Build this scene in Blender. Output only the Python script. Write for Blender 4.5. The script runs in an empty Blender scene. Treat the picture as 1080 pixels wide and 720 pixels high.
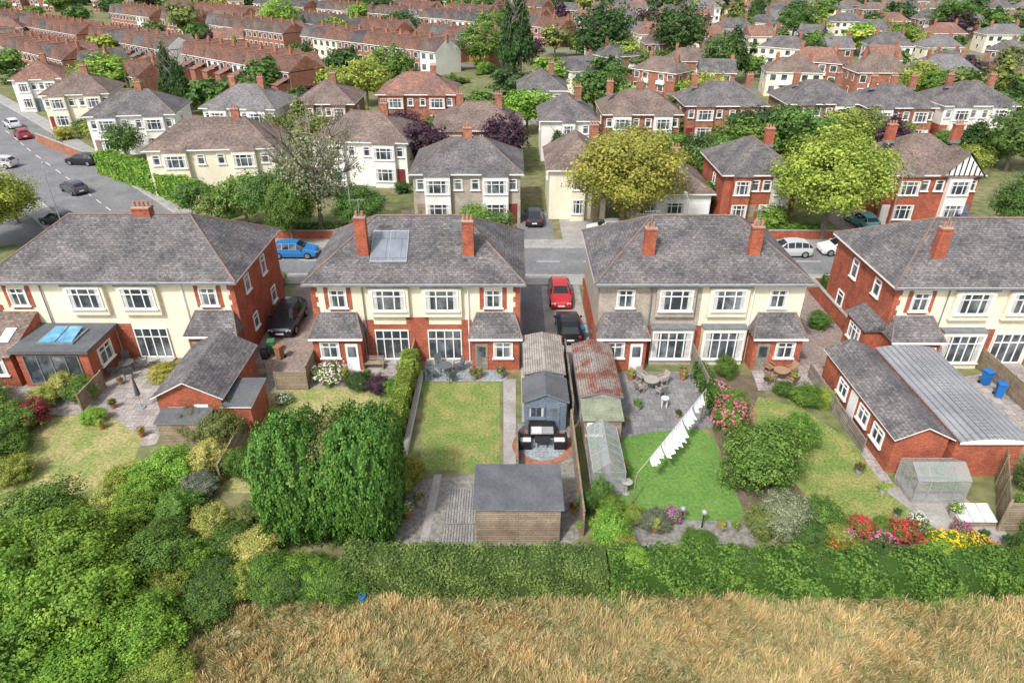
import bpy, math, random
import numpy as np
from mathutils import Vector
random.seed(7)
sc=bpy.context.scene; COL=sc.collection
H=25.0; PITCH=math.radians(30); CP=math.cos(PITCH); SP=math.sin(PITCH); F=720.0
def G(u,v,z=0.0):
    """surveyed plan position (metres) of a sight line hitting height z"""
    yc=(360-v)/F; t=(H-z)/(SP-yc*CP)
    return ((u-540)/F*t,(CP+yc*SP)*t)
# ------------------------------------------------------------------ materials
def M(name,c1,c2=None,s=1.0,rough=.9,bump=.25,brick=None,objcol=False,spec=.25,metal=0,fine=.35,thr=(.35,.65)):
    m=bpy.data.materials.new(name); m.use_nodes=True; nt=m.node_tree; N=nt.nodes; L=nt.links
    b=N['Principled BSDF']; b.inputs['Roughness'].default_value=rough
    b.inputs['Specular IOR Level'].default_value=spec; b.inputs['Metallic'].default_value=metal
    geo=N.new('ShaderNodeNewGeometry'); c2=c2 or tuple(x*.75 for x in c1)
    n1=N.new('ShaderNodeTexNoise'); n1.inputs['Scale'].default_value=s; n1.inputs['Detail'].default_value=5
    L.new(geo.outputs['Position'],n1.inputs['Vector'])
    rp=N.new('ShaderNodeMapRange'); rp.inputs[1].default_value=thr[0]; rp.inputs[2].default_value=thr[1]
    L.new(n1.outputs[0],rp.inputs[0])
    mx=N.new('ShaderNodeMix'); mx.data_type='RGBA'; mx.inputs[6].default_value=(*c1,1); mx.inputs[7].default_value=(*c2,1)
    L.new(rp.outputs[0],mx.inputs[0]); col=mx.outputs[2]
    n2=N.new('ShaderNodeTexNoise'); n2.inputs['Scale'].default_value=s*9; n2.inputs['Detail'].default_value=6
    L.new(geo.outputs['Position'],n2.inputs['Vector'])
    r2=N.new('ShaderNodeMapRange'); r2.inputs[1].default_value=.25; r2.inputs[2].default_value=.75
    r2.inputs[3].default_value=1-fine; r2.inputs[4].default_value=1+fine; L.new(n2.outputs[0],r2.inputs[0])
    def mul(a,bsock):
        q=N.new('ShaderNodeMix'); q.data_type='RGBA'; q.blend_type='MULTIPLY'; q.inputs[0].default_value=1
        L.new(a,q.inputs[6]); L.new(bsock,q.inputs[7]); return q.outputs[2]
    col=mul(col,r2.outputs[0])
    if objcol:
        oi=N.new('ShaderNodeObjectInfo'); col=mul(col,oi.outputs['Color'])
    hgt=n2.outputs[0]
    if brick:
        bw,bh,ms,mc,var=brick
        uv=N.new('ShaderNodeUVMap'); uv.uv_map='UVMap'
        bt=N.new('ShaderNodeTexBrick'); bt.inputs['Scale'].default_value=1
        bt.inputs['Color1'].default_value=(1+var,1+var,1+var,1); bt.inputs['Color2'].default_value=(1-var,1-var,1-var,1)
        bt.inputs['Mortar'].default_value=(mc,mc,mc,1); bt.inputs['Mortar Size'].default_value=ms
        bt.inputs['Brick Width'].default_value=bw; bt.inputs['Row Height'].default_value=bh
        L.new(uv.outputs[0],bt.inputs['Vector']); col=mul(col,bt.outputs['Color'])
        hm=N.new('ShaderNodeMath'); hm.operation='SUBTRACT'; L.new(n2.outputs[0],hm.inputs[0]); L.new(bt.outputs['Fac'],hm.inputs[1]); hgt=hm.outputs[0]
    if bump:
        bp=N.new('ShaderNodeBump'); bp.inputs['Strength'].default_value=bump; bp.inputs['Distance'].default_value=.03
        L.new(hgt,bp.inputs['Height']); L.new(bp.outputs[0],b.inputs['Normal'])
    L.new(col,b.inputs['Base Color']); return m
def leafmat(name,grass=False):
    m=bpy.data.materials.new(name); m.use_nodes=True; nt=m.node_tree; N=nt.nodes; L=nt.links
    b=N['Principled BSDF']; b.inputs['Roughness'].default_value=.6; b.inputs['Specular IOR Level'].default_value=.25
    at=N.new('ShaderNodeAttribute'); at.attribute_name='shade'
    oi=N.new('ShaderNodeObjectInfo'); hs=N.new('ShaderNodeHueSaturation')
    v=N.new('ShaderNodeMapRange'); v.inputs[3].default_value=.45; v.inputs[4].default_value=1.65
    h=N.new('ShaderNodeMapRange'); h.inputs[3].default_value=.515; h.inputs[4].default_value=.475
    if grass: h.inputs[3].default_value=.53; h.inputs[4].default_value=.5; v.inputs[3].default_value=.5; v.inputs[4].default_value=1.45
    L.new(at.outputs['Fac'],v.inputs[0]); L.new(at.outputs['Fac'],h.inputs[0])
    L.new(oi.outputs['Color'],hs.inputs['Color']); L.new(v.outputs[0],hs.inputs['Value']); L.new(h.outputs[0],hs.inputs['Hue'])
    L.new(hs.outputs[0],b.inputs['Base Color'])
    t=N.new('ShaderNodeBsdfTranslucent'); L.new(hs.outputs[0],t.inputs['Color'])
    ms=N.new('ShaderNodeMixShader'); ms.inputs[0].default_value=.3
    L.new(b.outputs[0],ms.inputs[1]); L.new(t.outputs[0],ms.inputs[2])
    L.new(ms.outputs[0],N['Material Output'].inputs[0]); return m
LEAF=leafmat('foliage'); GRASSB=leafmat('grass_blades',True)
BR=(.225,.075,.01,1.25,.25)
brick=M('red_brick',(.36,.105,.06),(.25,.075,.045),1.2,brick=BR)
brickd=M('brown_brick',(.27,.16,.11),(.19,.11,.075),1.2,brick=BR)
brickf=M('weathered_red_brick',(.33,.14,.09),(.24,.11,.075),.3,brick=BR)
cream=M('cream_render',(.77,.71,.56),(.67,.61,.47),.5,fine=.08,bump=.08)
white=M('white_render',(.78,.77,.73),(.68,.66,.62),.5,fine=.08,bump=.08)
pebble=M('pebbledash',(.40,.35,.295),(.31,.27,.225),1.5,fine=.35,bump=.5)
TL=(.3,.19,.014,.55,.22)
slate=M('grey_roof_tiles',(.175,.16,.16),(.10,.094,.098),.6,brick=TL,fine=.45,bump=.6)
slateb=M('brown_roof_tiles',(.22,.165,.14),(.14,.108,.095),.5,brick=TL,fine=.4,bump=.6)
redtile=M('red_roof_tiles',(.28,.15,.11),(.19,.115,.095),.3,brick=TL,fine=.4,bump=.6)
greytile=M('pale_roof_tiles',(.21,.20,.20),(.15,.14,.14),.4,brick=TL,fine=.4,bump=.6)
ridge_m=M('ridge_tiles',(.24,.16,.13),(.15,.12,.105),2)
rustroof=M('mossy_asbestos_sheet',(.33,.30,.27),(.23,.19,.165),1.3,brick=(50,.15,.02,.55,.0),fine=.5,bump=.6,thr=(.42,.66))
redroof=M('lichen_reddened_asbestos_sheet',(.25,.215,.19),(.19,.075,.055),.9,brick=(50,.15,.02,.5,.0),fine=.55,bump=.6,thr=(.42,.6))
corr=M('grey_corrugated_sheet',(.29,.295,.31),(.22,.225,.24),.6,brick=(50,.30,.03,.6,.0),fine=.15,bump=.5,rough=.75)
felt=M('grey_roof_felt',(.125,.13,.14),(.09,.095,.105),.8,fine=.2)
feltg=M('green_felt',(.25,.27,.19),(.17,.19,.13),1.2)
upvc=M('white_plastic',(.82,.82,.8),(.78,.78,.76),1,rough=.4,fine=.03,bump=0)
lead=M('grey_lead',(.2,.21,.22),None,2)
wood=M('weathered_wood',(.34,.265,.185),(.23,.18,.13),1.5,brick=(4,.12,.012,.35,.15))
woodg=M('grey_wood',(.30,.27,.225),(.2,.175,.145),1.5,brick=(4,.16,.015,.3,.15))
bluew=M('blue_grey_painted_wood',(.17,.21,.27),(.13,.165,.21),2,brick=(4,.12,.01,.5,.08))
bark=M('bark',(.24,.205,.17),(.14,.12,.10),6,bump=.8)
asph=M('asphalt',(.20,.20,.205),(.15,.15,.155),.35,fine=.25)
pave=M('pavement_flags',(.34,.33,.32),(.27,.26,.25),.6,brick=(.9,.6,.012,.6,.08),fine=.15)
kerbm=M('kerb_stone',(.40,.39,.37),None,2)
conc=M('concrete',(.36,.34,.32),(.26,.245,.23),.7,fine=.2)
drivem=M('block_paving',(.31,.245,.215),(.235,.19,.17),.6,brick=(.2,.1,.008,.6,.2))
patio=M('patio_slabs',(.36,.32,.30),(.26,.235,.22),.8,brick=(.6,.6,.015,.5,.15))
patiog=M('grey_patio_slabs',(.23,.225,.225),(.17,.165,.17),.8,brick=(.6,.6,.015,.6,.12))
bluepatio=M('pale_blue_paving',(.29,.32,.34),(.23,.26,.28),.8,brick=(.45,.45,.015,.6,.12))
gravel=M('gravel',(.30,.285,.26),(.17,.16,.14),4,fine=.65,bump=1.0)
soil=M('soil',(.16,.12,.085),(.10,.09,.055),1.5,fine=.5,bump=.8)
groundm=M('rough_ground',(.125,.155,.055),(.19,.17,.09),.12,fine=.45,bump=.7)
lawnm=M('lawn_grass',(.145,.205,.05),(.24,.24,.08),.8,fine=.5,bump=.8,thr=(.4,.62))
lawnd=M('dry_lawn_grass',(.20,.235,.07),(.33,.29,.13),.7,fine=.5,bump=.8,thr=(.4,.62))
turf=M('bright_turf',(.095,.195,.04),(.125,.225,.05),.6,fine=.35,bump=.5)
fieldm=M('dry_field',(.40,.31,.17),(.20,.19,.09),.8,fine=.5,bump=.8)
decking=M('grey_decking',(.27,.26,.25),(.21,.20,.19),1,brick=(.14,5,.018,.35,.1))
paintw=M('road_marking_paint',(.7,.7,.68),(.5,.5,.48),3,fine=.2)
carp=M('car_paint',(1,1,1),(1,1,1),1,rough=.22,fine=.0,bump=0,objcol=True,spec=.6)
plast=M('coloured_plastic',(1,1,1),(.9,.9,.9),2,rough=.5,fine=.05,bump=0,objcol=True)
black=M('black_rubber',(.02,.02,.02),None,3,bump=0)
chrome=M('alloy',(.5,.5,.52),None,3,rough=.3,bump=0,metal=.8)
metal=M('galvanised_metal',(.38,.39,.40),None,3,rough=.5,bump=0,metal=.3)
glass=M('window_glass',(.04,.048,.056),(.20,.22,.23),.9,rough=.06,fine=.25,bump=0,spec=.6,thr=(.45,.7))
carglass=M('car_glass',(.02,.025,.03),None,1,rough=.05,bump=0,spec=.6)
lampred=M('red_lens',(.5,.02,.02),None,1,rough=.2,bump=0)
doorr=M('maroon_door_paint',(.22,.04,.035),None,1,rough=.4,bump=0)
lampw=M('clear_lens',(.75,.75,.75),None,1,rough=.15,bump=0)
cloth=M('white_cotton',(.85,.85,.86),(.8,.8,.82),2,fine=.04,bump=.1)
curt=M('net_curtain',(.55,.54,.52),(.42,.41,.4),3,fine=.15,bump=0)
potm=M('terracotta',(.42,.19,.11),None,3)
solar=M('solar_glass',(.20,.22,.25),(.155,.17,.2),1,rough=.2,spec=.6,brick=(1.0,1.6,.03,.7,.04),bump=0,fine=.05)
skyl=M('rooflight_glass',(.07,.24,.38),(.16,.38,.52),1.5,rough=.15,bump=0,spec=.4)
def glassclear():
    m=bpy.data.materials.new('greenhouse_glass'); m.use_nodes=True; N=m.node_tree.nodes
    b=N['Principled BSDF']; b.inputs['Base Color'].default_value=(.42,.47,.46,1); b.inputs['Roughness'].default_value=.15
    b.inputs['Alpha'].default_value=.42; return m
ghg=glassclear()
# ------------------------------------------------------------------ object helpers
def new(name,data=None,parent=None,loc=(0,0,0),rot=0,scale=(1,1,1),color=None):
    o=bpy.data.objects.new(name,data); COL.objects.link(o)
    if parent: o.parent=parent
    o.location=loc; o.rotation_euler=(0,0,rot) if not isinstance(rot,tuple) else rot
    o.scale=scale
    if color: o.color=(*color,1)
    return o
def tag(o,label,cat,group=None):
    o['label']=label; o['category']=cat
    if group: o['group']=group
    return o
def struct(o): o['kind']='structure'; return o
class MB:
    def __init__(s): s.v=[];s.f=[];s.m=[]
    def poly(s,pts,m=0):
        n=len(s.v); s.v+=[tuple(p) for p in pts]; s.f.append(tuple(range(n,n+len(pts)))); s.m.append(m)
    def box(s,x0,x1,y0,y1,z0,z1,m=0):
        a=[(x0,y0,z0),(x1,y0,z0),(x1,y1,z0),(x0,y1,z0),(x0,y0,z1),(x1,y0,z1),(x1,y1,z1),(x0,y1,z1)]
        for q in ((0,1,5,4),(1,2,6,5),(2,3,7,6),(3,0,4,7),(4,5,6,7),(3,2,1,0)): s.poly([a[i] for i in q],m)
    def cyl(s,cx,cy,z0,z1,r0,r1,n=10,m=0):
        A=[2*math.pi*i/n for i in range(n)]
        lo=[(cx+r0*math.cos(a),cy+r0*math.sin(a),z0) for a in A]; hi=[(cx+r1*math.cos(a),cy+r1*math.sin(a),z1) for a in A]
        for i in range(n):
            j=(i+1)%n; s.poly([lo[i],lo[j],hi[j],hi[i]],m)
        s.poly(hi,m); s.poly(lo[::-1],m)
    def tube(s,p,q,r0,r1=None,n=6,m=0):
        r1=r0 if r1 is None else r1; p=Vector(p);q=Vector(q); d=(q-p).normalized()
        u=d.orthogonal().normalized(); w=d.cross(u)
        A=[2*math.pi*i/n for i in range(n)]
        lo=[p+(u*math.cos(a)+w*math.sin(a))*r0 for a in A]; hi=[q+(u*math.cos(a)+w*math.sin(a))*r1 for a in A]
        for i in range(n):
            j=(i+1)%n; s.poly([lo[i],lo[j],hi[j],hi[i]],m)
        s.poly(hi,m); s.poly(lo[::-1],m)
    def mesh(s,name,mats,smooth=False):
        me=bpy.data.meshes.new(name); me.from_pydata(s.v,[],s.f)
        for x in mats: me.materials.append(x)
        me.polygons.foreach_set('material_index',s.m)
        uv=me.uv_layers.new(name='UVMap'); uvs=[]
        for p in me.polygons:
            n=p.normal
            u=Vector((-n.y,n.x,0))
            if u.length<.05: u=Vector((1,0,0))
            u.normalize(); w=n.cross(u)
            for vi in p.vertices:
                c=me.vertices[vi].co; uvs+=[c.dot(u),c.dot(w)]
        uv.data.foreach_set('uv',uvs)
        if smooth: me.polygons.foreach_set('use_smooth',[True]*len(me.polygons))
        me.update(); return me
    def obj(s,name,mats,parent=None,loc=(0,0,0),rot=0,color=None,smooth=False,scale=(1,1,1)):
        return new(name,s.mesh(name,mats,smooth),parent,loc,rot,scale,color)
# ------------------------------------------------------------------ foliage
def quadmesh(name,V,shade,mats):
    n=len(V)//4; me=bpy.data.meshes.new(name)
    me.vertices.add(4*n); me.vertices.foreach_set('co',np.ascontiguousarray(V,dtype=np.float32).ravel())
    me.loops.add(4*n); me.loops.foreach_set('vertex_index',np.arange(4*n,dtype=np.int32))
    me.polygons.add(n); me.polygons.foreach_set('loop_start',np.arange(0,4*n,4,dtype=np.int32))
    for x in mats: me.materials.append(x)
    a=me.attributes.new('shade','FLOAT','POINT'); a.data.foreach_set('value',np.repeat(shade,4).astype(np.float32))
    me.update(calc_edges=True); me.validate(); return me
def leafquads(P,Nn,size,rg,asp=.34):
    n=Nn/np.linalg.norm(Nn,axis=1,keepdims=True); r=rg.normal(size=P.shape)
    t=np.cross(n,r); t/=np.linalg.norm(t,axis=1,keepdims=True)+1e-9; b=np.cross(n,t)
    Ls=(size*(.6+.8*rg.random((len(P),1))))
    return np.stack([P-t*Ls*.5,P+b*Ls*asp,P+t*Ls*.5,P-b*Ls*asp],axis=1).reshape(-1,3)
def lump(D,seed):
    rg=np.random.default_rng(seed+100); f=np.ones(len(D))
    for k in range(6):
        w=rg.normal(size=3)*(1.6+k*.9); f+=.10*np.sin(D@w+rg.random()*6)
    return f
def shape(D,kind):
    Q=D.copy()
    if kind=='cone':
        z=D[:,2]; rr=np.sqrt(np.maximum(1-z*z,1e-6)); w=np.clip((1-z)/2,0,1)**.75*np.where(z<-.8,.8,1)
        Q[:,0]=D[:,0]/rr*w*.95*np.minimum(1,rr*3); Q[:,1]=D[:,1]/rr*w*.95*np.minimum(1,rr*3)
    elif kind in('box','slab'):
        p=4.5 if kind=='slab' else 4; k=(np.abs(D)**p).sum(1)**(1/p); Q=D/k[:,None]
    elif kind=='round':
        Q[:,2]=np.where(D[:,2]<0,D[:,2]*.8,D[:,2])
    elif kind=='dome':
        Q[:,2]=np.where(D[:,2]<0,D[:,2]*.95,D[:,2])
    return Q
def sph(rg,n):
    D=rg.normal(size=(n,3)); return D/np.linalg.norm(D,axis=1,keepdims=True)
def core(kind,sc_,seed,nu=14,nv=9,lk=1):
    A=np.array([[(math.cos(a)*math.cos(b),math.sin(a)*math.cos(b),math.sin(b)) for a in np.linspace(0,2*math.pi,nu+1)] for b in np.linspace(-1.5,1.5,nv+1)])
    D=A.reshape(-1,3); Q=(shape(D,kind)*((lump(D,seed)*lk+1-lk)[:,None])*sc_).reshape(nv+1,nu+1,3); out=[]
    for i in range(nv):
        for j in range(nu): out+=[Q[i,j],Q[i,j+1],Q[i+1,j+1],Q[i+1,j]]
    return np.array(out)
CR={}
def crown(kind,ncl,per,leaf,seed,cr=.15,rmin=.45,corescale=0):
    key=(kind,ncl,per,leaf,seed)
    if key in CR: return CR[key]
    rg=np.random.default_rng(seed); D=sph(rg,ncl)
    r=rmin+(1-rmin)*rg.random(ncl)**.6
    C=shape(D,kind)*(r*lump(D,seed))[:,None]
    P=np.repeat(C,per,0)+rg.normal(size=(ncl*per,3))*cr*np.array([1,1,.75])
    O=np.repeat(C,per,0)
    Nn=P*.9+(P-O)/cr*.35+rg.normal(size=P.shape)*.5+np.array([0,0,.35])
    V=leafquads(P,Nn,leaf,rg); s=np.clip(np.repeat(rg.random(ncl),per)*.6+rg.random(ncl*per)*.4,0,1)
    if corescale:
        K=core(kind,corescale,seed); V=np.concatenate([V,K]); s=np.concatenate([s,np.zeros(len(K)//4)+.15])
    CR[key]=quadmesh('crown_'+kind,V,s,[LEAF]); return CR[key]
def trunkmesh(seed,bare=False):
    r=random.Random(seed); b=MB(); b.tube((0,0,0),(.02,.01,.45),.042 if not bare else .026,.034 if not bare else .018,8); b.tube((.02,.01,.45),(0,.03,.85),.034 if not bare else .018,.012,8)
    for i in range(10 if not bare else 34):
        a=r.random()*6.28; z0=.3+.4*r.random(); q=(.3*math.cos(a),.3*math.sin(a),z0+.2+.15*r.random()+(.15*r.random() if bare else 0))
        b.tube((.01,.01,z0),q,.016 if not bare else .009,.005,5)
        for k in range(2 if not bare else 6):
            a2=a+r.uniform(-1.2,1.2); q2=(q[0]+.15*math.cos(a2),q[1]+.15*math.sin(a2),q[2]+r.uniform(.02,.22)); b.tube(q,q2,.005,.002,4)
    return b.mesh('trunk',[bark])
TR=[trunkmesh(i) for i in range(3)]; TRB=trunkmesh(9,True)
PAL=dict(green=(.12,.22,.04),mid=(.085,.165,.038),dark=(.05,.105,.03),lime=(.28,.35,.065),yellow=(.35,.35,.065),
 purple=(.075,.038,.055),red=(.25,.04,.045),olive=(.18,.225,.065),grey=(.21,.25,.16),bright=(.175,.32,.045),gold=(.46,.45,.13),conifer=(.095,.225,.04),street=(.27,.34,.06))
DESC=dict(green='leafy green',mid='dense mid-green',dark='dark green',lime='bright lime-green',yellow='yellowing green',purple='dark purple-leaved',
 red='crimson-leaved',olive='olive green',grey='grey-green',bright='fresh bright green',gold='golden variegated',conifer='deep green conifer',street='yellow-green')
def jit(c,a=.15):
    k=1+random.uniform(-a,a); return tuple(max(.01,x*k*(1+random.uniform(-.06,.06))) for x in c)
def tree(x,y,w,h,c='green',kind='round',lod=1,lab=None,bare=False,group=None,d=None,base=None):
    root=new('tree',None,None,(x,y,0),random.random()*6.28 if kind!='box' else 0); root.empty_display_size=.3
    d=d or w; base=base if base is not None else (.12 if kind=='cone' else .2)
    if kind=='box': base=.03
    zc=h*(base+(1-base)/2); rz=h*(1-base)/2*.95
    sd=random.randint(0,2)
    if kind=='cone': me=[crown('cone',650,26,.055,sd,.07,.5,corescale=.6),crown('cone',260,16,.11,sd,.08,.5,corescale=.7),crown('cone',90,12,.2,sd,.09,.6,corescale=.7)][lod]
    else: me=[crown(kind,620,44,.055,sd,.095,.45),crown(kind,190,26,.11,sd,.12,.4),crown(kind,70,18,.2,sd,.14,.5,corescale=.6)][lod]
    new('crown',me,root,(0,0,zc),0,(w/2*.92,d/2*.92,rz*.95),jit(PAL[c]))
    new('trunk',TRB if bare else TR[sd],root,(0,0,0),0,(h*.7,h*.7,h*.8 if kind!='cone' else h))
    return tag(root,lab or f"{DESC[c]} {'conical ' if kind=='cone' else ''}tree with full crown in a garden",'tree',group)
def shrub(x,y,w,h,c='green',kind='dome',lod=0,lab=None,flower=None,d=None,nf=260):
    sd=random.randint(0,3)
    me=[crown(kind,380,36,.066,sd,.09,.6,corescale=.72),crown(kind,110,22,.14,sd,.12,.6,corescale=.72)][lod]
    o=new('shrub',me,None,(x,y,h*.48),random.random()*6.28,(w/2*.95,(d or w)/2*.95,h*.5),jit(PAL[c],.22))
    if flower:
        rg=np.random.default_rng(sd+5); D=sph(rg,nf*4); D=D[D[:,2]>-.3][:nf]; P=shape(D,kind)*(lump(D,sd)*1.1)[:,None]
        P=np.repeat(P,5,0)+rg.normal(size=(len(P)*5,3))*.035
        V=leafquads(P,P+rg.normal(size=P.shape)*.5,.09,rg,.5)
        new('blossom',quadmesh('blossom',V,rg.random(len(P))*.5+.35,[LEAF]),o,color=flower)
    return tag(o,lab or f"{DESC[c]} rounded garden shrub{' in flower' if flower else ''} in a border",'shrub')
def hedge(pts,wd,ht,c,leaf=.11,dens=260,lab='long clipped green hedge beside a garden',rag=.05,name='hedge',seed=3):
    rg=np.random.default_rng(seed); PP=[];NN=[];extra=[]
    for (a,b) in zip(pts[:-1],pts[1:]):
        a=np.array(a,float);b=np.array(b,float); L=np.linalg.norm(b-a); t=(b-a)/L; n=np.array([-t[1],t[0]])
        per=wd+2*ht; N=int(L*per*dens); s=rg.random(N)*L; q=rg.random(N)*per
        off=np.where(q<ht,-wd/2,np.where(q<ht+wd,q-ht-wd/2,wd/2)); z=np.where(q<ht,q,np.where(q<ht+wd,ht,per-q))
        bul=rag*(np.sin(s*1.7+seed)+np.sin(s*4.1+z*3)+.6*np.sin(s*9+off*7))
        nx=np.where(q<ht,-1.,np.where(q<ht+wd,0.,1.)); nz=np.where((q>=ht)&(q<ht+wd),1.,.15)
        off=off+nx*bul; z=z+(nz>.5)*bul+rg.normal(size=N)*.02
        xy=a+np.outer(s,t)+np.outer(off,n)
        P=np.column_stack([xy,z])+rg.normal(size=(N,3))*.045
        PP.append(P); NN.append(np.column_stack([np.outer(nx,n),nz])*.9+rg.normal(size=(N,3))*.5+np.array([0,0,.2]))
        w2=wd/2-.08; h2=ht-.1; e=[a-n*w2,b-n*w2,b+n*w2,a+n*w2]
        lo=[(*p,0) for p in e]; hi=[(*p,h2) for p in e]
        extra+=hi
        for i in range(4): extra+=[lo[i],lo[(i+1)%4],hi[(i+1)%4],hi[i]]
    P=np.concatenate(PP); Nn=np.concatenate(NN); V=leafquads(P,Nn,leaf,rg)
    s=np.clip(.5+.24*np.sin(P[:,0]*2.1+P[:,2]*3)*np.sin(P[:,1]*2.3+1)+.14*np.sin(P[:,0]*5.3+1)*np.sin(P[:,0]*.9)+rg.normal(size=len(P))*.22,0,1)
    V=np.concatenate([V,np.array(extra)]); s=np.concatenate([s,np.zeros(len(extra)//4)+.12])
    c0=np.array([*pts[0],0]); V=V-c0
    o=new(name,quadmesh('hedge',V,s,[LEAF]),None,tuple(c0),0,color=jit(PAL[c],.05) if isinstance(c,str) else c)
    return tag(o,lab,'hedge')
# ------------------------------------------------------------------ windows, roofs
WC={}
def window(parent,x,y,z,w,h,nx=2,tr=True,rot=0,detail=True,name='window',fm=None,sill=True,lab=None):
    fm=fm or upvc; key=(round(w,2),round(h,2),nx,tr,detail,fm.name,sill)
    if key not in WC:
        b=MB(); t=.07; g=MB() if detail else b; gi=0 if detail else 1
        g.poly([(-w/2+.01,-.02,.01),(w/2-.01,-.02,.01),(w/2-.01,-.02,h-.01),(-w/2+.01,-.02,h-.01)],gi)
        if sill:
            for s in (-1,1):
                xa,xb=sorted((s*(w/2-.06),s*(w/2-.06-w*.13))); g.poly([(xa,-.024,.04),(xb,-.024,.04),(xb,-.024,h-.04),(xa,-.024,h-.04)],gi+1)
        b.box(-w/2,-w/2+t,-.07,.01,0,h); b.box(w/2-t,w/2,-.07,.01,0,h)
        b.box(-w/2+t,w/2-t,-.07,.01,h-t,h); b.box(-w/2+t,w/2-t,-.07,.01,0,t)
        for i in range(1,nx):
            xx=-w/2+w*i/nx; b.box(xx-.035,xx+.035,-.065,.0,t,h-t)
        if tr: b.box(-w/2+t,w/2-t,-.06,-.001,h*.7-.03,h*.7+.03)
        s=None
        if sill:
            s=MB() if detail else b; s.box(-w/2-.08,w/2+.08,-.14,0,-.09,-.003)
        WC[key]=(b.mesh('window_frame',[fm,glass,curt]),g.mesh('pane',[glass,curt]) if detail else None,s.mesh('sill',[upvc]) if (detail and s) else None)
    a,g,s=WC[key]; o=new(name,a,parent,(x,y,z),rot)
    if lab: o['label']=lab
    if g: new('pane',g,o)
    if s: new('sill',s,o)
    return o
def hiproof(b,x0,x1,y0,y1,ez,rz,hx,m=0,fm=1,rm=2):
    ym=(y0+y1)/2
    if (x1-x0)>=(y1-y0): A=(x0+hx,ym,rz);B=(x1-hx,ym,rz); along=True
    else: xm=(x0+x1)/2; A=(xm,y0+hx,rz);B=(xm,y1-hx,rz); along=False
    c=[(x0,y0,ez),(x1,y0,ez),(x1,y1,ez),(x0,y1,ez)]
    if along:
        b.poly([c[0],c[1],B,A],m); b.poly([c[2],c[3],A,B],m); b.poly([c[3],c[0],A],m); b.poly([c[1],c[2],B],m)
        hips=[(c[0],A),(c[3],A),(c[1],B),(c[2],B)]
    else:
        b.poly([c[1],c[2],B,A],m); b.poly([c[3],c[0],A,B],m); b.poly([c[0],c[1],A],m); b.poly([c[2],c[3],B],m)
        hips=[(c[0],A),(c[1],A),(c[3],B),(c[2],B)]
    if rm is not None:
        b.tube(A,B,.09,m=rm)
        if hx>.1:
            for p,q in hips: b.tube(p,q,.07,m=rm)
    if fm is not None:
        e=.14
        for i in range(4):
            p,q=c[i],c[(i+1)%4]; b.poly([(p[0],p[1],ez-e),(q[0],q[1],ez-e),q,p],fm)
        b.poly([(p[0],p[1],ez-e) for p in c[::-1]],fm)
def chimney(parent,x,y,z0,z1,w=.95,d=.6,pots=3,bm=None):
    b=MB(); b.box(x-w/2,x+w/2,y-d/2,y+d/2,z0,z1,0); b.box(x-w/2-.05,x+w/2+.05,y-d/2-.05,y+d/2+.05,z1,z1+.1,0)
    b.box(x-w/2-.02,x+w/2+.02,y-d/2-.02,y+d/2+.02,z1+.1,z1+.15,1)
    b.box(x-w/2-.05,x+w/2+.05,y-d/2-.05,y+d/2+.05,z0,z0+.25,2)
    for i in range(pots):
        xx=x-w/2+w*(i+.5)/pots; b.cyl(xx,y,z1+.15,z1+.5,.11,.09,8,3)
    return b.obj('chimney',[bm or brick,conc,lead,potm],parent)
def aerial(parent,x,y,z):
    b=MB(); b.tube((x,y,z),(x,y,z+1.3),.02,n=4); b.tube((x-.5,y,z+1.2),(x+.5,y,z+1.25),.015,n=4)
    for i in range(6): b.tube((x-.45+i*.17,y-.25,z+1.22),(x-.45+i*.17,y+.25,z+1.22),.01,n=3)
    return b.obj('aerial',[metal],parent)
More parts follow.
